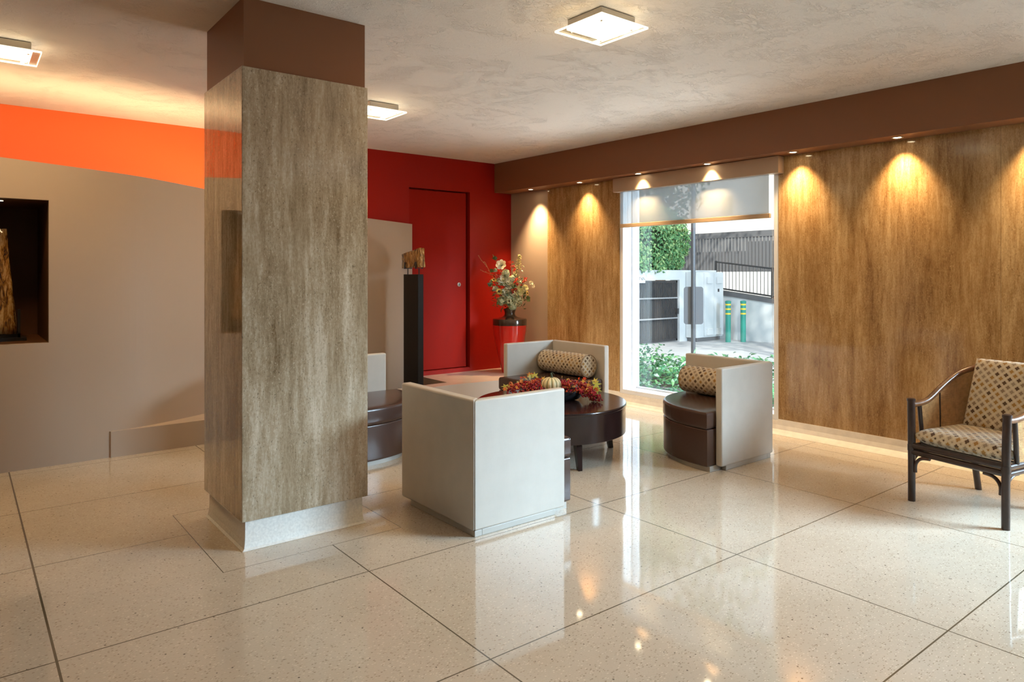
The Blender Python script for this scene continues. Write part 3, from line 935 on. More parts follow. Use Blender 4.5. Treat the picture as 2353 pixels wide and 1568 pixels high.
# ------------------------------------------------------------------ autumn centrepiece
CAMR = Vector((math.cos(R(YAW)), -math.sin(R(YAW)), 0)); CAMF = Vector((math.sin(R(YAW)), math.cos(R(YAW)), 0))
MAPLE = m_leaf('maple_leaf', [(0.0, (0.45, 0.02, 0.015)), (0.45, (0.60, 0.09, 0.015)), (0.7, (0.70, 0.28, 0.03)), (0.9, (0.62, 0.42, 0.08)), (1.0, (0.30, 0.03, 0.03))])
BERRY = m_leaf('burgundy_berries', [(0.0, (0.20, 0.008, 0.02)), (0.5, (0.42, 0.02, 0.03)), (0.8, (0.55, 0.10, 0.03)), (1.0, (0.12, 0.02, 0.06))], 0.18, False)
YLEAF = m_leaf('yellow_leaf', [(0.0, (0.60, 0.46, 0.09)), (1.0, (0.42, 0.46, 0.08))])
CR = (3.50, 3.95, 0.402)
cp = tag(empty('autumn_centrepiece', CR, -R(YAW)), 'autumn arrangement of berries, leaves and a small pumpkin on the low table', 'centrepiece')
bm = B()
n = 40
def oval(rx, ry, z, bm=bm): return [bm.verts.new((rx * math.cos(2 * PI * i / n), ry * math.sin(2 * PI * i / n), z)) for i in range(n)]
prof = [(0.17, 0.075, 0.0), (0.21, 0.095, 0.012), (0.235, 0.115, 0.045), (0.24, 0.12, 0.075), (0.228, 0.108, 0.075), (0.19, 0.085, 0.03)]
rg = [oval(*p) for p in prof]
for k in range(len(rg) - 1):
    for i in range(n): bm.faces.new([rg[k][i], rg[k][(i + 1) % n], rg[k + 1][(i + 1) % n], rg[k + 1][i]])
bm.faces.new(rg[0][::-1]); bm.faces.new(rg[-1])
new_obj('bowl', bm, BOWLM, cp, smooth=True)
rg2 = random.Random(3)
bm = B()
for i in range(900):
    x = rg2.uniform(-0.33, 0.33); y = rg2.uniform(-0.13, 0.13)
    env = max(0.0, 1 - (x / 0.37) ** 2) ** 0.5 * max(0, 1 - (y / 0.16) ** 2) ** 0.5
    z = 0.035 + env * 0.125 * rg2.uniform(0.55, 1.0)
    if abs(x) < 0.075 and z > 0.10: z -= 0.05
    ball(bm, (x, y, z), rg2.uniform(0.0055, 0.0095), 0, 1)
for i in range(150):   # drooping bunch
    t_ = rg2.random(); x = 0.24 + 0.10 * t_ + rg2.uniform(-.035, .035); y = -0.08 + rg2.uniform(-.04, .04)
    z = 0.075 - 0.055 * t_ + rg2.uniform(-.02, .025)
    ball(bm, (x, y, max(z, 0.0105)), rg2.uniform(0.006, 0.009), 0, 1)
new_obj('berries', bm, BERRY, cp, smooth=True)
bm = B()
for i in range(135):
    x = rg2.uniform(-0.33, 0.32); y = rg2.uniform(-0.13, 0.12)
    env = max(0.0, 1 - (x / 0.38) ** 2) ** 0.5
    z = 0.05 + env * rg2.uniform(0.03, 0.12)
    if abs(x) < 0.07: z = min(z, 0.085)
    d = Vector((x * 3 + rg2.uniform(-.6, .6), y * 4 + rg2.uniform(-.8, .4), rg2.uniform(-0.2, 0.7)))
    leaf(bm, (x, y, z), d, (rg2.uniform(-.4, .4), rg2.uniform(-.8, 0), 1), rg2.uniform(0.03, 0.048), 0.02, 0, 0.25, lobes=1)
new_obj('maple_leaves', bm, MAPLE, cp)
bm = B()
for x, y, z, d, L in [(0.29, -0.02, 0.11, (1, -0.2, 0.25), 0.09), (0.30, -0.03, 0.09, (0.9, -0.4, -0.15), 0.085), (0.28, -.05, .07, (.7, -.6, -.4), .08), (0.31, 0.0, 0.12, (0.7, 0, 0.8), 0.06), (-0.30, -0.06, 0.04, (-0.8, -0.5, 0.1), 0.06), (-0.31, -0.02, 0.10, (-1, 0, 0.1), 0.07), (-0.12, 0.02, 0.15, (-0.1, 0, 1), 0.06), (-0.14, 0.02, 0.15, (-0.6, 0, 1), 0.055), (0.05, -.1, .08, (.4, -.7, .1), .06)]:
    leaf(bm, (x, y, z), d, (0, -0.6, 1), L, L * 0.3, 0, 0.2, lobes=1)
new_obj('yellow_leaves', bm, YLEAF, cp)
bm = B()
pr_ = [(0.0001, 0.062)] + [(0.074 * math.sin(PI * k / 14) ** 0.8, 0.118 - 0.056 * math.cos(PI * k / 14)) for k in range(1, 14)] + [(0.0001, 0.162)]
lathe(bm, pr_, n=96, ribs=12, rib_amp=0.10, cap=False, uv=True)
for v in bm.verts: v.co.y -= 0.02
pk = new_obj('pumpkin', bm, PUMP, cp, smooth=True, auto=False)
bm = B(); tube(bm, smooth_path([(0, -0.02, 0.160), (0.002, -0.02, 0.182), (-0.004, -0.018, 0.205)], 4), [0.012] * 4 + [0.008] * 4 + [0.007], 8)
tube(bm, smooth_path([(0.006, -0.02, 0.215), (0.012, -0.02, 0.205), (0.022, -0.02, 0.192)], 4), 0.0018, 6)
new_obj('stem', bm, mat('pumpkin_stem', (0.05, 0.07, 0.03), 0.6), pk, smooth=True)
bm = B(); lathe(bm, [(0.02, -0.008), (0.034, 0.0), (0.034, 0.02), (0.022, 0.028), (0.03, 0.03)], cx=0.16, cy=-0.06, n=20)
for v in bm.verts: v.co.z += 0.10
new_obj('seed_pod', bm, mat('seed_pod_brown', (0.12, 0.06, 0.05), 0.5), cp, smooth=True)

# ------------------------------------------------------------------ vase with flowers
VX, VY = 5.075, 6.46
vs = tag(empty('floor_vase', (VX, VY, ZP)), 'tall red glazed urn with bronze shoulder standing on the platform corner', 'vase')
bm = B()
lathe(bm, [(0.085, 0.0), (0.09, 0.01), (0.115, 0.10), (0.15, 0.24), (0.178, 0.38), (0.195, 0.50), (0.200, 0.560)], n=56)
new_obj('body', bm, VASER, vs, smooth=True)
bm = B()
lathe(bm, [(0.201, 0.5605), (0.2015, 0.625), (0.195, 0.634), (0.15, 0.640), (0.095, 0.652), (0.070, 0.668), (0.060, 0.69), (0.062, 0.715), (0.072, 0.74), (0.074, 0.750), (0.060, 0.752), (0.05, 0.70)], n=56, cap=False)
sh = new_obj('shoulder', bm, VASEB, vs, smooth=True); sh['label'] = 'dark bronze shoulder and neck'

fl = tag(empty('flower_arrangement', (VX, VY, ZP + 0.752)), 'tall arrangement of cream roses, green hydrangea, red sprigs and twigs in the urn', 'flowers')
GREENL = m_leaf('bouquet_leaves', [(0.0, (0.05, 0.09, 0.03)), (0.6, (0.12, 0.17, 0.06)), (1.0, (0.22, 0.26, 0.12))])
CREAM = mat('cream_petals', (0.80, 0.72, 0.52), 0.6); PALEY = mat('pale_yellow_petals', (0.80, 0.72, 0.36), 0.6)
HYD = m_leaf('hydrangea_petals', [(0.0, (0.50, 0.52, 0.28)), (0.6, (0.70, 0.70, 0.44)), (1.0, (0.82, 0.80, 0.58))])
SPR = m_leaf('yellow_sprig_petals', [(0.0, (0.70, 0.60, 0.22)), (1.0, (0.85, 0.78, 0.45))])
REDF = m_leaf('red_petals', [(0.0, (0.45, 0.02, 0.01)), (1.0, (0.65, 0.08, 0.02))])
SUNP = m_leaf('sunflower_petals', [(0.0, (0.75, 0.50, 0.05)), (1.0, (0.85, 0.62, 0.12))]); DK = mat('sunflower_heart', (0.06, 0.03, 0.015), 0.8)
TWIG = mat('orange_twig', (0.42, 0.17, 0.06), 0.6)
k_ = 8.2 / 1607.0
def fp(u, v, dep=0.0):    # place inside the bouquet, measured in its own upright plane
    x = (u - 1173) * k_; z = (708 - v) * k_
    p = CAMR * x + CAMF * dep
    return Vector((p.x, p.y, z))
toC = -CAMF
def rose(u, v, r, m, dep=-0.06, face=None):
    bm = B(); c = fp(u, v, dep); fwd = (toC + Vector((0, 0, 0.35)) + (CAMR * (u - 1173) * 0.01)).normalized() if face is None else Vector(face).normalized()
    s = fwd.cross(Vector((0, 0, 1))).normalized(); t2 = s.cross(fwd)
    for ring, (cnt, rad, tilt) in enumerate([(4, 0.35, 0.85), (5, 0.62, 0.55), (7, 1.0, 0.22)]):
        for i in range(cnt):
            a = 2 * PI * (i + ring * 0.4) / cnt
            d = (s * math.cos(a) + t2 * math.sin(a)) * (1 - tilt * 0.55) + fwd * tilt
            petal(bm, c - fwd * r * 0.3, d, fwd, r * (0.7 + 0.45 * rad), r * 0.50, 0.5)
    ball(bm, c, r * 0.26, 0, 1)
    return new_obj('rose', bm, m, fl, smooth=True, auto=False)
for (u, v, r, m) in [(1153, 607, 0.060, CREAM), (1158, 641, 0.078, CREAM), (1172, 652, 0.062, CREAM), (1182, 674, 0.058, CREAM), (1164, 671, 0.060, CREAM), (1194, 667, 0.060, PALEY), (1208, 660, 0.040, PALEY), (1184, 650, 0.035, PALEY), (1140, 662, 0.035, CREAM)]:
    rose(u, v, r, m)
for (u, v) in [(1222, 649), (1226, 656)]:
    rose(u, v, 0.026, CREAM, -0.02, (-0.3, -1, 0.3))
rgf = random.Random(11)
for (u, v, r) in [(1172, 688, 0.085), (1190, 690, 0.075), (1155, 690, 0.06), (1164, 627, 0.05), (1178, 640, 0.045), (1180, 703, 0.05)]:
    bm = B(); c = fp(u, v, -0.04)
    for i in range(210):
        d = rvec(rgf); p = c + d * r * rgf.uniform(0.6, 0.95)
        for q in range(4):
            a = q * PI / 2 + rgf.random(); s = d.cross(Vector((0.3, 0.2, 1))).normalized(); t2 = s.cross(d)
            leaf(bm, p, s * math.cos(a) + t2 * math.sin(a) + d * 0.35, d, 0.015, 0.008, 0, 0.1)
    new_obj('hydrangea', bm, HYD, fl)
bm = B()
for i in range(330):
    u = min(1205, max(1135, rgf.gauss(1170, 17))); v = rgf.gauss(666, 24)
    if v > 712: v = 705
    c = fp(u, v, rgf.uniform(-0.12, 0.10)); d = rvec(rgf) + Vector((0, 0, 0.2)) + CAMR * (u - 1172) * 0.03
    leaf(bm, c, d, (0.2, -0.3, 1), rgf.uniform(0.035, 0.06), rgf.uniform(0.013, 0.020), 0, 0.2)
for (u, v) in [(1137, 587), (1145, 592), (1135, 617), (1144, 616), (1131, 655), (1130, 645), (1210, 683), (1213, 692), (1205, 698), (1160, 606)]:
    c = fp(u, v, -0.02); leaf(bm, c, rvec(rgf) * .6 + CAMR * (0.5 if u > 1173 else -0.5), toC, 0.07, 0.028, 0, 0.15)
new_obj('leaf_foliage', bm, GREENL, fl)
# yellow blossom branch
bm = B(); path = smooth_path([fp(1176, 700), fp(1184, 650), fp(1192, 610), fp(1197, 585)], 6)
tube(bm, path, 0.003, 6, 1)
for i in range(150):
    t_ = rgf.uniform(0.35, 1.0); p = path[int(t_ * (len(path) - 1))] + rvec(rgf) * 0.055 * (1.25 - t_)
    d0 = rvec(rgf)
    for q in range(4):
        leaf(bm, p, rvec(rgf), d0, 0.017, 0.006, 0, 0.1)
new_obj('blossom_branch', bm, [SPR, GREENL], fl)
for pts in ([(1184, 618), (1180, 612), (1175, 600)], [(1188, 640), (1186, 646), (1189, 652)], [(1200, 655), (1205, 647), (1207, 640)], [(1179, 668), (1184, 666), (1187, 664)], [(1150, 626), (1145, 634), (1140, 630)]):
    bm = B()
    for (u, v) in pts:
        for q in range(9): leaf(bm, fp(u, v, -0.075) + rvec(rgf) * 0.014, rvec(rgf), toC, 0.028, 0.010, 0, 0.1)
    new_obj('red_sprig', bm, REDF, fl)
for (u, v, r, face) in [(1149, 668, 0.038, (-0.4, -1, 0.3)), (1137, 642, 0.036, (-0.2, -0.5, 1)), (1213, 672, 0.03, (0.5, -1, 0.2))]:
    bm = B(); c = fp(u, v, -0.09); fw = Vector(face).normalized(); s = fw.cross(Vector((0, 0, 1))).normalized(); t2 = s.cross(fw)
    for i in range(16):
        a = 2 * PI * i / 16; leaf(bm, c + (s * math.cos(a) + t2 * math.sin(a)) * r * 0.35, s * math.cos(a) + t2 * math.sin(a) + fw * 0.15, fw, r * 0.8, r * 0.15, 0, 0.1)
    ball(bm, c, r * 0.38, 1, 1)
    new_obj('sunflower', bm, [SUNP, DK], fl)
bm = B()
for pl in ([fp(1165, 690), fp(1140, 648), fp(1122, 614), fp(1108, 597), fp(1101, 586)], [fp(1128, 628), fp(1116, 624), fp(1106, 619)], [fp(1122, 614), fp(1117, 603), fp(1114, 600)], [fp(1140, 648), fp(1142, 600), fp(1141, 590)]):
    tube(bm, smooth_path(pl, 4), 0.0030, 5)
for (u, v) in [(1101, 586), (1108, 597), (1113, 601), (1106, 619), (1111, 622), (1118, 623), (1119, 611), (1124, 621)]:
    ball(bm, fp(u, v), 0.006, 0, 1)
new_obj('twig', bm, TWIG, fl, smooth=True)

# ------------------------------------------------------------------ pedestal and glass sculpture in the pit
pd = tag(empty('display_pedestal', (3.765, 6.44, 0.012)), 'tall slim black pedestal standing in the platform pit', 'pedestal')
bm = B(); box(bm, -0.033, 0.033, -0.15, 0.15, 0, 1.335)
new_obj('column', bm, BLACK, pd, bevel=0.002)
sc = tag(empty('glass_block_sculpture', (3.765, 6.44, 1.347)), 'amber cast glass block on two black prongs atop the black pedestal', 'sculpture')
bm = B()
vs8 = [(-0.03, -0.19, 0.075), (0.03, -0.19, 0.075), (0.035, 0.20, 0.065), (-0.025, 0.20, 0.065), (-0.028, -0.17, 0.275), (0.028, -0.17, 0.275), (0.03, 0.19, 0.215), (-0.03, 0.19, 0.215)]
vv = [bm.verts.new(p) for p in vs8]
for f in [(0, 3, 2, 1), (4, 5, 6, 7), (0, 1, 5, 4), (1, 2, 6, 5), (2, 3, 7, 6), (3, 0, 4, 7)]: bm.faces.new([vv[i] for i in f])
bmesh.ops.subdivide_edges(bm, edges=bm.edges[:], cuts=5, use_grid_fill=True)
rgs = random.Random(5)
for v in bm.verts: v.co += Vector((rgs.uniform(-.004, .004), rgs.uniform(-.003, .003), rgs.uniform(-.003, .003)))
new_obj('glass_block', bm, AMBER, sc, smooth=True, auto=False)
for yy in (-0.115, 0.115):
    bm = B(); tube(bm, [(0, yy, 0.0), (0, yy, 0.062)], 0.006, 8); box(bm, -0.038, 0.038, yy - 0.02, yy + 0.02, 0.058, 0.064); box(bm, -0.042, -0.036, yy - 0.009, yy + 0.009, 0.058, 0.13); box(bm, 0.036, 0.042, yy - 0.009, yy + 0.009, 0.058, 0.13)
    new_obj('prong', bm, BLACKM, sc)

# ------------------------------------------------------------------ niche sculpture
ns = tag(empty('glass_obelisk_sculpture', (0.20, 6.22, 0.868)), 'tapering amber glass slab on a black stand inside the wall niche', 'sculpture')
bm = B(); prism(bm, [(-0.20, -0.07), (0.185, -0.07), (0.185, 0.09), (-0.20, 0.09)], 0, 0.022)
new_obj('stand_base', bm, BLACKM, ns)
bm = B(); box(bm, 0.135, 0.15, -0.02, 0.02, 0.022, 0.225); box(bm, -0.15, -0.135, -0.02, 0.02, 0.022, 0.225); box(bm, -.15, .15, -.02, .02, .022, .05)
new_obj('stand_upright', bm, BLACKM, ns)
bm = B()
a = [(-0.125, -0.035), (0.125, -0.035), (0.13, 0.035), (-0.13, 0.035)]
lo = [bm.verts.new((p[0], p[1], 0.05)) for p in a]; hi = [bm.verts.new((p[0] * 0.52, p[1] * 0.7, 0.805)) for p in a]
bm.faces.new(lo[::-1]); bm.faces.new(hi)
for i in range(4): bm.faces.new([lo[i], lo[(i + 1) % 4], hi[(i + 1) % 4], hi[i]])
bmesh.ops.subdivide_edges(bm, edges=bm.edges[:], cuts=9, use_grid_fill=True)
for v in bm.verts: v.co += Vector((rgs.uniform(-.006, .006), rgs.uniform(-.006, .006), rgs.uniform(-.004, .004)))
new_obj('glass_slab', bm, AMBER, ns, smooth=True, auto=False)
nb = tag(empty('niche_spotlight', (0.22, 6.10, 1.868)), 'small round spotlight in the top of the wall niche', 'spotlight')
bm = B(); lathe(bm, [(0.026, 0.0), (0.026, -0.003), (0.0001, -0.004)], n=20)
new_obj('bulb', bm, NBULB, nb, smooth=True)
light('niche_light', 'SPOT', (0.22, 6.10, 1.855), 0.8, WARM, (-0.02, 0.15, -1), spot_size=R(50), spot_blend=0.7, shadow_soft_size=0.015)

# ------------------------------------------------------------------ rattan armchair
ra = tag(empty('rattan_armchair', (4.392, 1.535, 0), R(-102.8)), 'dark rattan armchair with cane sides and patterned cushions before the travertine wall', 'armchair')
for sx in (-1, 1):
    bm = B(); tube(bm, smooth_path([(sx * 0.262, 0.0, 0.0), (sx * 0.263, 0.002, 0.32), (sx * 0.268, 0.004, 0.605)], 4), [0.0205] * 4 + [0.0215] * 4 + [0.0205], 14)
    lathe(bm, [(0.024, 0.592), (0.024, 0.606), (0.018, 0.610)], cx=sx * 0.268, cy=0.004, n=14); 
    lathe(bm, [(0.0235, 0.30), (0.0235, 0.335)], cx=sx * 0.263, cy=0.002, n=14)
    new_obj('leg', bm, RATT, ra, smooth=True)
    bm = B(); tube(bm, smooth_path([(sx * 0.225, 0.585, 0.0), (sx * 0.225, 0.545, 0.18), (sx * 0.225, 0.50, 0.34), (sx * 0.215, 0.53, 0.6), (sx * 0.20, 0.56, 0.76)], 4), 0.019, 12)
    new_obj('leg', bm, RATT, ra, smooth=True)
    bm = B()
    for zz in (0.325, 0.288): tube(bm, [(sx * 0.262, 0.01, zz), (sx * 0.238, 0.51, zz)], 0.0155, 10)
    tube(bm, smooth_path([(sx * 0.262, 0.016, 0.19), (sx * 0.262, 0.03, 0.25), (sx * 0.260, 0.075, 0.275), (sx * 0.258, 0.12, 0.277)], 4), 0.008, 8)
    new_obj('side_rail', bm, RATT, ra, smooth=True)
    bm = B(); tube(bm, [(sx * 0.262, 0.10, 0.335), (sx * 0.266, 0.075, 0.575)], 0.013, 10)
    new_obj('arm_post', bm, RATT, ra, smooth=True)
    bm = B(); tube(bm, [(sx * 0.262, 0.27, 0.345), (sx * 0.266, 0.27, 0.63)], 0.004, 8)
    new_obj('arm_post', bm, RATT, ra, smooth=True)
bm = B()
for zz in (0.330, 0.293): tube(bm, [(-0.262, 0.0, zz), (0.262, 0.0, zz)], 0.0175, 10)
for zz in (0.325,): tube(bm, [(-0.236, 0.505, zz), (0.236, 0.505, zz)], 0.015, 10)
for k in range(7): tube(bm, [(-0.25, 0.07 + k * 0.065, 0.332), (0.25, 0.07 + k * 0.065, 0.332)], 0.006, 6)
new_obj('front_rail', bm, RATT, ra, smooth=True)
for sx in (-1, 1):
    bm = B(); tube(bm, smooth_path([(sx * 0.238, 0.0, 0.175), (sx * 0.236, 0.0, 0.225), (sx * 0.205, 0.0, 0.262), (sx * 0.15, 0.0, 0.272)], 5), 0.010, 8)
    new_obj('corner_brace', bm, RATT, ra, smooth=True)
# arm / back top rail in one sweep and cane shell
half = [(0.264, 0.005, 0.572), (0.266, 0.09, 0.574), (0.268, 0.17, 0.592), (0.270, 0.27, 0.645), (0.270, 0.37, 0.695), (0.262, 0.46, 0.735), (0.225, 0.55, 0.765), (0.13, 0.60, 0.785), (0.0, 0.615, 0.79)]
full = [(-x, y, z) for x, y, z in half] + [(x, y, z) for x, y, z in half[::-1][1:]]
sm = smooth_path(full, 6)
bm = B(); tube(bm, sm, 0.0175, 12)
new_obj('arm_rail', bm, RATTL, ra, smooth=True)
bm = B(); ul = bm.loops.layers.uv.verify()
ids = [i for i, p in enumerate(sm) if p.y > 0.085]
acc = 0; cols = []
for k, i in enumerate(ids):
    if k: acc += (sm[i] - sm[ids[k - 1]]).length
    p = sm[i]; bot = Vector((p.x * 0.975, min(p.y, 0.60) * 0.93, 0.335))
    cols.append((acc, [bm.verts.new(bot + (p - bot) * (j / 6)) for j in range(7)], (p - bot).length))
for c0, c1 in zip(cols[:-1], cols[1:]):
    for j in range(6):
        f = bm.faces.new([c0[1][j], c1[1][j], c1[1][j + 1], c0[1][j + 1]])
        for lp, (cc, jj) in zip(f.loops, [(c0, j), (c1, j), (c1, j + 1), (c0, j + 1)]): lp[ul].uv = (cc[0], cc[2] * jj / 6)
new_obj('cane_panel', bm, CANE, ra, smooth=True, auto=False)

def cushion(name, w, h, t, m, nx=14):
    bm = B(); vg = {}
    ul = bm.loops.layers.uv.verify()
    def prof(u): return max(0.0, 1 - abs(u) ** 7) ** 0.28
    for s_ in (-1, 1):
        for i in range(nx + 1):
            for j in range(nx + 1):
                u = -1 + 2 * i / nx; v = -1 + 2 * j / nx
                u2 = math.sin(u * PI / 2) * 0.35 + u * 0.65; v2 = math.sin(v * PI / 2) * 0.35 + v * 0.65
                z = s_ * (t / 2) * (0.30 + 0.70 * prof(u2) * prof(v2)) * (0.86 + 0.14 * (1 - u2 * u2) * (1 - v2 * v2))
                vg[s_, i, j] = bm.verts.new((u2 * w / 2, v2 * h / 2, z))
    def q(vs_):
        f = bm.faces.new(vs_)
        return f
    for s_ in (-1, 1):
        for i in range(nx):
            for j in range(nx):
                f = q([vg[s_, i, j], vg[s_, i + 1, j], vg[s_, i + 1, j + 1], vg[s_, i, j + 1]][:: s_])
                for lp in f.loops: lp[ul].uv = (lp.vert.co.x, lp.vert.co.y + (0 if s_ > 0 else 0.4))
    for i in range(nx):
        for (ii, jj, i2, j2) in [(i, 0, i + 1, 0), (i, nx, i + 1, nx), (0, i, 0, i + 1), (nx, i, nx, i + 1)]:
            f = q([vg[-1, ii, jj], vg[-1, i2, j2], vg[1, i2, j2], vg[1, ii, jj]])
            for lp in f.loops:
                c = lp.vert.co
                lp[ul].uv = (c.x, c.z + 0.3) if ii != i2 else (c.y, c.z + 0.3)
    return new_obj(name, bm, m, None, smooth=True, auto=False)
s1 = cushion('seat_cushion', 0.50, 0.52, 0.10, PATT); s1.parent = ra; s1.location = (0, 0.265, 0.388)
s2 = cushion('back_cushion', 0.47, 0.44, 0.15, PATT); s2.parent = ra
s2.location = (0.02, 0.505, 0.612); s2.rotation_euler = (R(70), 0, R(2))

# ------------------------------------------------------------------ outside
PAVE = mat('grey_paving', (0.42, 0.42, 0.44), 0.8, var=0.08, vscale=1.5)
RENDER = mat('white_render', (0.57, 0.59, 0.60), 0.85, var=0.04, vscale=2)
COP = mat('dark_coping', (0.10, 0.10, 0.11), 0.7)
GREYM = mat('grey_painted_metal', (0.032, 0.032, 0.036), 0.5)
SIGNB = mat('sign_back_grey', (0.055, 0.055, 0.06), 0.8)
GREYW = mat('grey_fence_wood', (0.15, 0.15, 0.16), 0.7)
HOUSEW = mat('white_house_wall', (0.80, 0.78, 0.74), 0.8)
SOIL = mat('garden_soil', (0.06, 0.045, 0.03), 0.9)
HLEAF = m_leaf('hedge_leaves', [(0.0, (0.06, 0.20, 0.08)), (0.55, (0.18, 0.42, 0.16)), (1.0, (0.48, 0.65, 0.28))])
ILEAF = m_leaf('ivy_leaves', [(0.0, (0.03, 0.12, 0.045)), (0.5, (0.05, 0.16, 0.06)), (0.85, (0.14, 0.28, 0.09)), (1.0, (0.36, 0.42, 0.34))])
TLEAF = m_leaf('tree_leaves', [(0.0, (0.07, 0.13, 0.04)), (1.0, (0.25, 0.33, 0.12))])
BARK = mat('bark', (0.10, 0.07, 0.05), 0.9)
bm = B(); box(bm, 5.78, 60, -30, 60, -0.55, -0.4)
struct(new_obj('ground', bm, PAVE), 'pale grey concrete paving of the court outside', 'ground')
bd = tag(empty('planting_bed', (5.75, 4.8, -0.4)), 'planted bed of variegated ivy directly outside the window', 'planting bed')
bm = B(); box(bm, 0.04, 2.55, -3.2, 3.4, 0.0, 0.30)
new_obj('soil', bm, SOIL, bd)
bm = B(); rgi = random.Random(21)
for i in range(7000):
    x = rgi.uniform(0.12, 2.55); y = rgi.uniform(-3.0, 3.3)
    hmax = 0.40 + 0.09 * math.sin(y * 2.1 + x) + 0.05 * math.sin(y * 7) - 0.03 * x
    z = 0.32 + hmax * rgi.random() ** 1.0
    leaf(bm, (x, y, z), (rgi.uniform(-1, 0.6), rgi.uniform(-1, 1), rgi.uniform(-0.5, 0.5)), (rgi.uniform(-.6, .3), rgi.uniform(-.5, .5), 1), rgi.uniform(0.05, 0.095), rgi.uniform(0.018, 0.034), 0, 0.2)
iv = new_obj('ivy', bm, ILEAF, bd); iv['kind'] = 'stuff'

# gate wall
gw = struct(empty('wall_court', (11.0, 11.5, -0.4)), 'white rendered court wall with the gate opening', 'wall')
bm = B(); box(bm, -3.0, 1.93, 0, 0.3, 0, 1.85); box(bm, 3.62, 5.2, 0, 0.3, 0, 1.85); box(bm, 1.93, 3.62, 0, 0.3, 1.60, 1.85)
new_obj('wall_panel', bm, RENDER, gw)
gt = tag(empty('metal_gate', (12.95, 11.56, -0.4)), 'grey metal gate of upright bars in the white court wall', 'gate')
bm = B()
for b_ in [(0, 1.66, 0, 0.05, 0.03, 0.08), (0, 1.66, 0, 0.05, 1.53, 1.58), (0, 0.05, 0, 0.05, 0.03, 1.58), (1.61, 1.66, 0, 0.05, 0.03, 1.58)]: box(bm, *b_)
new_obj('gate_frame', bm, GREYM, gt)
bm = B()
for zz in (0.60, 1.12): box(bm, 0, 1.66, -0.02, 0.0, zz, zz + 0.035)
new_obj('crossbar', bm, mat('grey_crossbar', (0.30, 0.30, 0.31), 0.5), gt)
bm = B()
for i in range(26): box(bm, 0.06 + i * 0.06, 0.06 + i * 0.06 + 0.034, 0.005, 0.02, 0.06, 1.55)
new_obj('gate_bars', bm, GREYM, gt)
bm = B(); box(bm, 0.04, 1.62, 0.03, 0.045, 0.05, 1.55)
new_obj('gate_sheet', bm, mat('pale_gate_sheet', (0.36, 0.36, 0.36), 0.6), gt)
bm = B(); box(bm, 1.58, 1.64, -0.06, 0, 0.72, 0.86)
new_obj('gate_lock', bm, GREYM, gt)
# number plate
npl = tag(empty('number_sign', (12.93, 11.485, 0.86)), 'small white plate with dark characters on the court wall above the gate', 'sign')
bm = B(); box(bm, 0.0, 0.33, -0.01, 0.012, 0.27, 0.46)
new_obj('sign_plate', bm, WHITEM, npl)
fc = bpy.data.curves.new('sign_text', 'FONT'); fc.body = '97\u00b76N'; fc.size = 0.115; fc.extrude = 0.001
fo = bpy.data.objects.new('sign_text', fc); COL.objects.link(fo); fo.parent = npl
fo.location = (0.035, -0.0125, 0.335); fo.rotation_euler = (R(90), 0, 0)
tm = bpy.data.meshes.new_from_object(fo); bpy.data.objects.remove(fo, do_unlink=True); tm.materials.append(COP)
fo = bpy.data.objects.new('sign_text', tm); COL.objects.link(fo); fo.parent = npl
fo.location = (0.035, -0.0125, 0.335); fo.rotation_euler = (R(90), 0, 0)
# hedge
hd = tag(empty('hedge', (14.0, 11.9, 1.4)), 'dense green climbing hedge spilling over the court wall above the gate', 'hedge')
bm = B(); rgh = random.Random(31)
g = bmesh.ops.create_icosphere(bm, subdivisions=3, radius=1.0)
for v in g['verts']: v.co = Vector((v.co.x * 1.55 - 0.55, v.co.y * 0.45, v.co.z * 0.80 + 0.80))
new_obj('branches', bm, mat('hedge_core', (0.02, 0.05, 0.02), 0.9), hd)
bm = B()
for i in range(11000):
    d = rvec(rgh)
    if d.y > 0.35: d.y = -d.y
    r = 1 + rgh.uniform(-0.16, 0.04) + 0.06 * math.sin(d.x * 9 + d.z * 7)
    c = Vector((math.copysign(abs(d.x) ** 0.7, d.x) * 1.72 * r - 0.55, d.y * 0.58 * r, math.copysign(abs(d.z) ** 0.75, d.z) * 0.92 * r + 0.80))
    if c.z < -0.03 and c.y > -0.42: continue
    leaf(bm, c, rvec(rgh) + Vector((0, -0.5, -0.5)), d + Vector((0, -0.6, 0.3)), rgh.uniform(0.07, 0.11), rgh.uniform(0.025, 0.04), 0, 0.2)
lf = new_obj('leaf_foliage', bm, HLEAF, hd); lf['kind'] = 'stuff'
# utility cabinet
uc = tag(empty('utility_cabinet', (14.86, 11.15, -0.4)), 'tall white double door utility cabinet in the court corner', 'cabinet')
bm = B(); box(bm, 0, 1.12, 0, 0.34, 0.10, 1.80)
new_obj('cabinet_body', bm, RENDER, uc, bevel=0.01)
for k in range(2):
    bm = B(); box(bm, 0.30 + k * 0.41, 0.70 + k * 0.41, -0.03, 0.0, 0.14, 1.78)
    dd = new_obj('door', bm, RENDER, uc, bevel=0.006)
    for zz in (0.16, 1.50):
        bm = B(); box(bm, 0.38 + k * 0.41, 0.60 + k * 0.41, -0.075, -0.03, zz, zz + 0.17)
        new_obj('hinge_box', bm, RENDER, dd, bevel=0.006)
bm = B(); box(bm, 0.06, 1.06, 0.04, 0.32, 0.0, 0.10)
new_obj('cabinet_base', bm, COP, uc)
bm = B(); box(bm, 0.86, 0.93, -0.033, -0.03, 1.28, 1.36)
new_obj('badge', bm, GREYM, uc)
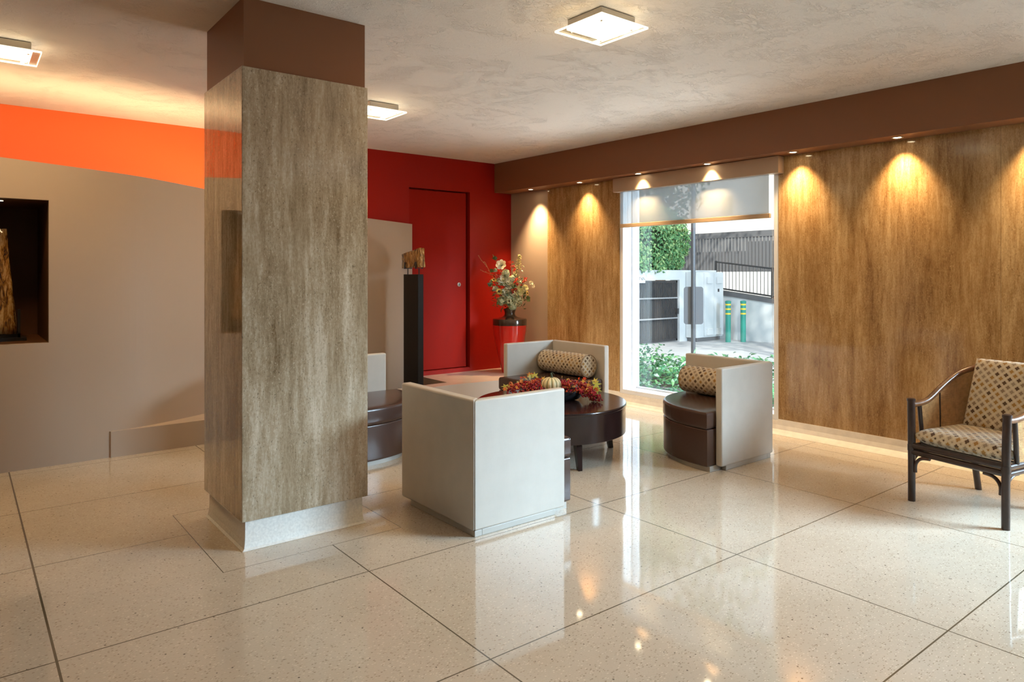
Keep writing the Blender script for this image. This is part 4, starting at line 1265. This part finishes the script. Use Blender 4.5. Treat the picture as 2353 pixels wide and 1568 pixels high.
# retaining wall with coping and railing
X0 = 16.2
rw = struct(empty('wall_ramp', (X0, 11.6, -0.4)), 'white retaining wall of the ramp with dark sloping coping', 'wall')
def zt(y): return 0.80 + 0.115 * (y - 10.6)
bm = B(); prism(bm, [(0, -7.5), (0.25, -7.5), (0.25, 0.2), (0, 0.2)], 0, [zt(4.1) + 0.3, zt(4.1) + 0.3, zt(11.8) + 0.3, zt(11.8) + 0.3])
new_obj('wall_panel', bm, RENDER, rw)
bm = B(); prism(bm, [(-0.04, -7.5), (0.29, -7.5), (0.29, 0.2), (-0.04, 0.2)], [zt(4.1) + 0.30] * 2 + [zt(11.8) + 0.30] * 2, [zt(4.1) + 0.405] * 2 + [zt(11.8) + 0.405] * 2)
new_obj('coping_strip', bm, COP, rw)
rl = tag(empty('ramp_railing', (X0 + 0.12, 0, 0)), 'dark metal railing with close upright bars on the ramp wall', 'railing')
bm = B()
for dz in (0.06, 0.77): tube(bm, [(0, 4.2, zt(4.2) + dz), (0, 11.62, zt(11.62) + dz)], 0.022, 8)
new_obj('rail', bm, GREYM, rl)
bm = B()
y = 4.25
while y < 11.6:
    tube(bm, [(0, y, zt(y) + 0.06), (0, y, zt(y) + 0.77)], 0.009, 6); y += 0.105
new_obj('balusters', bm, GREYM, rl)
for yy in (11.6, 9.9, 8.2, 6.5):
    bm = B(); box(bm, -0.025, 0.025, yy - 0.025, yy + 0.025, zt(yy) - 0.01, zt(yy) + 0.80)
    new_obj('post', bm, GREYM, rl)
# ramp slab and white low wall behind the railing
bm = B(); prism(bm, [(X0 + 0.25, 2), (24, 2), (24, 16), (X0 + 0.25, 16)], -0.4, [zt(4) - 0.05, zt(4) - 0.05, zt(12) + 0.0, zt(12) + 0.0])
struct(new_obj('path', bm, PAVE), 'sloping ramp behind the railing', 'path')
bm = B(); box(bm, 18.8, 19.0, 4, 17, 0.2, 1.42)
struct(new_obj('wall_white_low', bm, HOUSEW), 'low white wall behind the ramp', 'wall')
# slatted fence
fn = tag(empty('slatted_fence', (20.0, 0, 0)), 'tall grey fence of upright boards behind the ramp railing', 'fence')
bm = B(); rgn = random.Random(2)
y = 7.0
while y < 16.2:
    box(bm, 0, 0.03, y, y + 0.098, 0.6, 2.62); y += 0.125
new_obj('slats', bm, GREYW, fn)
bm = B(); box(bm, -0.03, 0.0, 7, 16.2, 2.55, 2.74); box(bm, 0.031, 0.05, 7, 16.2, 1.0, 2.1); box(bm, 0.031, 0.05, 7, 13.0, 2.1, 2.4)
new_obj('rail', bm, GREYW, fn)
# bollards
protoB = None
GREENM = mat('green_bollard_paint', (0.02, 0.26, 0.20), 0.4); YEL = mat('yellow_band_paint', (0.80, 0.58, 0.04), 0.4)
for i, (x, y, lab) in enumerate([(15.5, 10.65, 'green bollard with yellow bands standing out in front of its twin'), (15.85, 10.44, 'green bollard with yellow bands close to the ramp wall')]):
    if protoB is None:
        protoB = d = empty('bollard', (x, y, -0.4))
        bm = B(); lathe(bm, [(0.068, 0.0), (0.068, 1.0)], n=24); new_obj('post', bm, GREENM, d, smooth=True)
        bm = B(); lathe(bm, [(0.074, 1.0), (0.076, 1.01), (0.076, 1.05), (0.05, 1.065)], n=24); new_obj('cap', bm, GREENM, d, smooth=True)
        for zz in (0.73, 0.85, 0.965):
            bm = B(); lathe(bm, [(0.0695, zz - 0.02), (0.0695, zz + 0.02)], n=24); new_obj('yellow_band', bm, YEL, d, smooth=True)
    else:
        d = copy_tree(protoB); d.location = (x, y, -0.4)
    tag(d, lab, 'bollard', 'green bollards in the court')
# street sign seen from behind
sp = tag(empty('sign_post', (8.55, 6.475, -0.4)), 'grey metal street sign post seen from behind outside the window', 'sign post')
bm = B(); tube(bm, [(0, 0, 0), (0, 0, 3.3)], 0.033, 14); new_obj('post', bm, GREYM, sp, smooth=True)
bm = B(); Mz = Matrix.Rotation(-R(YAW), 4, 'Z')
pts = []
w_, h_, r_ = 0.145, 0.28, 0.04
for cx, cz, a0 in [(w_ - r_, h_ - r_, 0), (-w_ + r_, h_ - r_, 90), (-w_ + r_, -h_ + r_, 180), (w_ - r_, -h_ + r_, 270)]:
    for k in range(7):
        a = R(a0 + 15 * k); pts.append((cx + r_ * math.cos(a), cz + r_ * math.sin(a)))
f1 = [bm.verts.new(Mz @ Vector((p[0] + 0.016, 0.040, 1.28 + p[1]))) for p in pts]; f2 = [bm.verts.new(Mz @ Vector((p[0] + 0.016, 0.046, 1.28 + p[1]))) for p in pts]
bm.faces.new(f1); bm.faces.new(f2[::-1])
for i in range(len(pts)): bm.faces.new([f1[i], f1[(i + 1) % len(pts)], f2[(i + 1) % len(pts)], f2[i]])
new_obj('sign_plate', bm, SIGNB, sp)
# house beyond the fence
hs = tag(empty('house', (30, 14, -0.4)), 'bright white house standing beyond the slatted fence', 'house')
bm = B(); box(bm, 0, 8, 3.4, 18, 0, 8.0)
new_obj('wall', bm, HOUSEW, hs)
bm = B(); box(bm, -0.6, 8, -1.5, 3.4, 0, 4.3)
new_obj('extension', bm, mat('brick_red_wall', (0.34, 0.13, 0.08), 0.8), hs)
bm = B(); box(bm, -0.04, 0.0, 6.35, 6.95, 4.75, 5.6)
new_obj('window', bm, mat('green_house_window', (0.30, 0.36, 0.30), 0.4), hs)
bm = B(); box(bm, -0.3, 8.3, 3.2, 18.3, 8.0, 8.3)
new_obj('roof', bm, RENDER, hs)
# trees in the court
def tree(loc, crown, label, n, size, seed, lean=(0, 0)):
    e = tag(empty('tree', loc), label, 'tree')
    rg = random.Random(seed); bm = B()
    cz = sum(c[2] for c in crown) / len(crown)
    tube(bm, smooth_path([(0, 0, 0), (lean[0] * .3, lean[1] * .3, cz * 0.4), (lean[0], lean[1], cz)], 4), [0.16] * 4 + [0.12] * 4 + [0.06], 8)
    for c in crown: tube(bm, [(lean[0] * .3, lean[1] * .3, cz * 0.4), (c[0], c[1], c[2])], [0.07, 0.02], 6)
    new_obj('trunk', bm, BARK, e)
    bm = B()
    for i in range(n):
        c = crown[rg.randrange(len(crown))]; d = rvec(rg) * (rg.random() ** 0.4)
        p = Vector((c[0] + d.x * c[3], c[1] + d.y * c[3], c[2] + d.z * c[4]))
        leaf(bm, p, rvec(rg), rvec(rg), rg.uniform(0.7, 1.2) * size, size * 0.3, 0, 0.2)
    o = new_obj('leaf_foliage', bm, TLEAF, e); o['kind'] = 'stuff'
tree((17.6, 14.6, 0.5), [(0, 0, 3.6, 1.5, 1.3), (-1.0, 0.4, 5.2, 1.5, 1.4), (0.5, -0.8, 5.6, 1.4, 1.2), (0.2, 0.6, 7.0, 1.2, 1.0)], 'leafy tree behind the hedge, seen through the blind', 5200, 0.17, 41)
tree((14.3, 14.8, -0.4), [(1.2, -1.6, 6.4, 1.5, 1.2), (2.6, -2.6, 7.4, 1.6, 1.3), (3.6, -3.6, 6.6, 1.3, 1.0), (1.6, -3.0, 8.6, 1.5, 1.0), (0.3, -1.0, 7.6, 1.3, 1.0)], 'broad tree high over the court, mirrored in the polished floor', 1500, 0.22, 44, (0.6, -0.6))
tree((10.6, 3.9, -0.4), [(-0.6, 2.2, 6.0, 1.5, 1.0), (0.2, 3.4, 6.4, 1.4, 1.0), (-0.9, 3.6, 7.0, 1.4, 0.9), (1.0, 1.6, 6.4, 1.5, 1.0), (1.6, 3.0, 7.2, 1.4, 1.0)], 'tall court tree whose crown shades the gate', 4200, 0.17, 42, (0, 1.6))
tree((20.5, 9.0, 0.3), [(-0.5, 3.0, 5.5, 0.8, 0.6), (0, 1.5, 7.0, 1.5, 1.2), (0, 0.2, 6.2, 1.4, 1.2)], 'tree with an overhanging branch in front of the house', 3000, 0.17, 43)
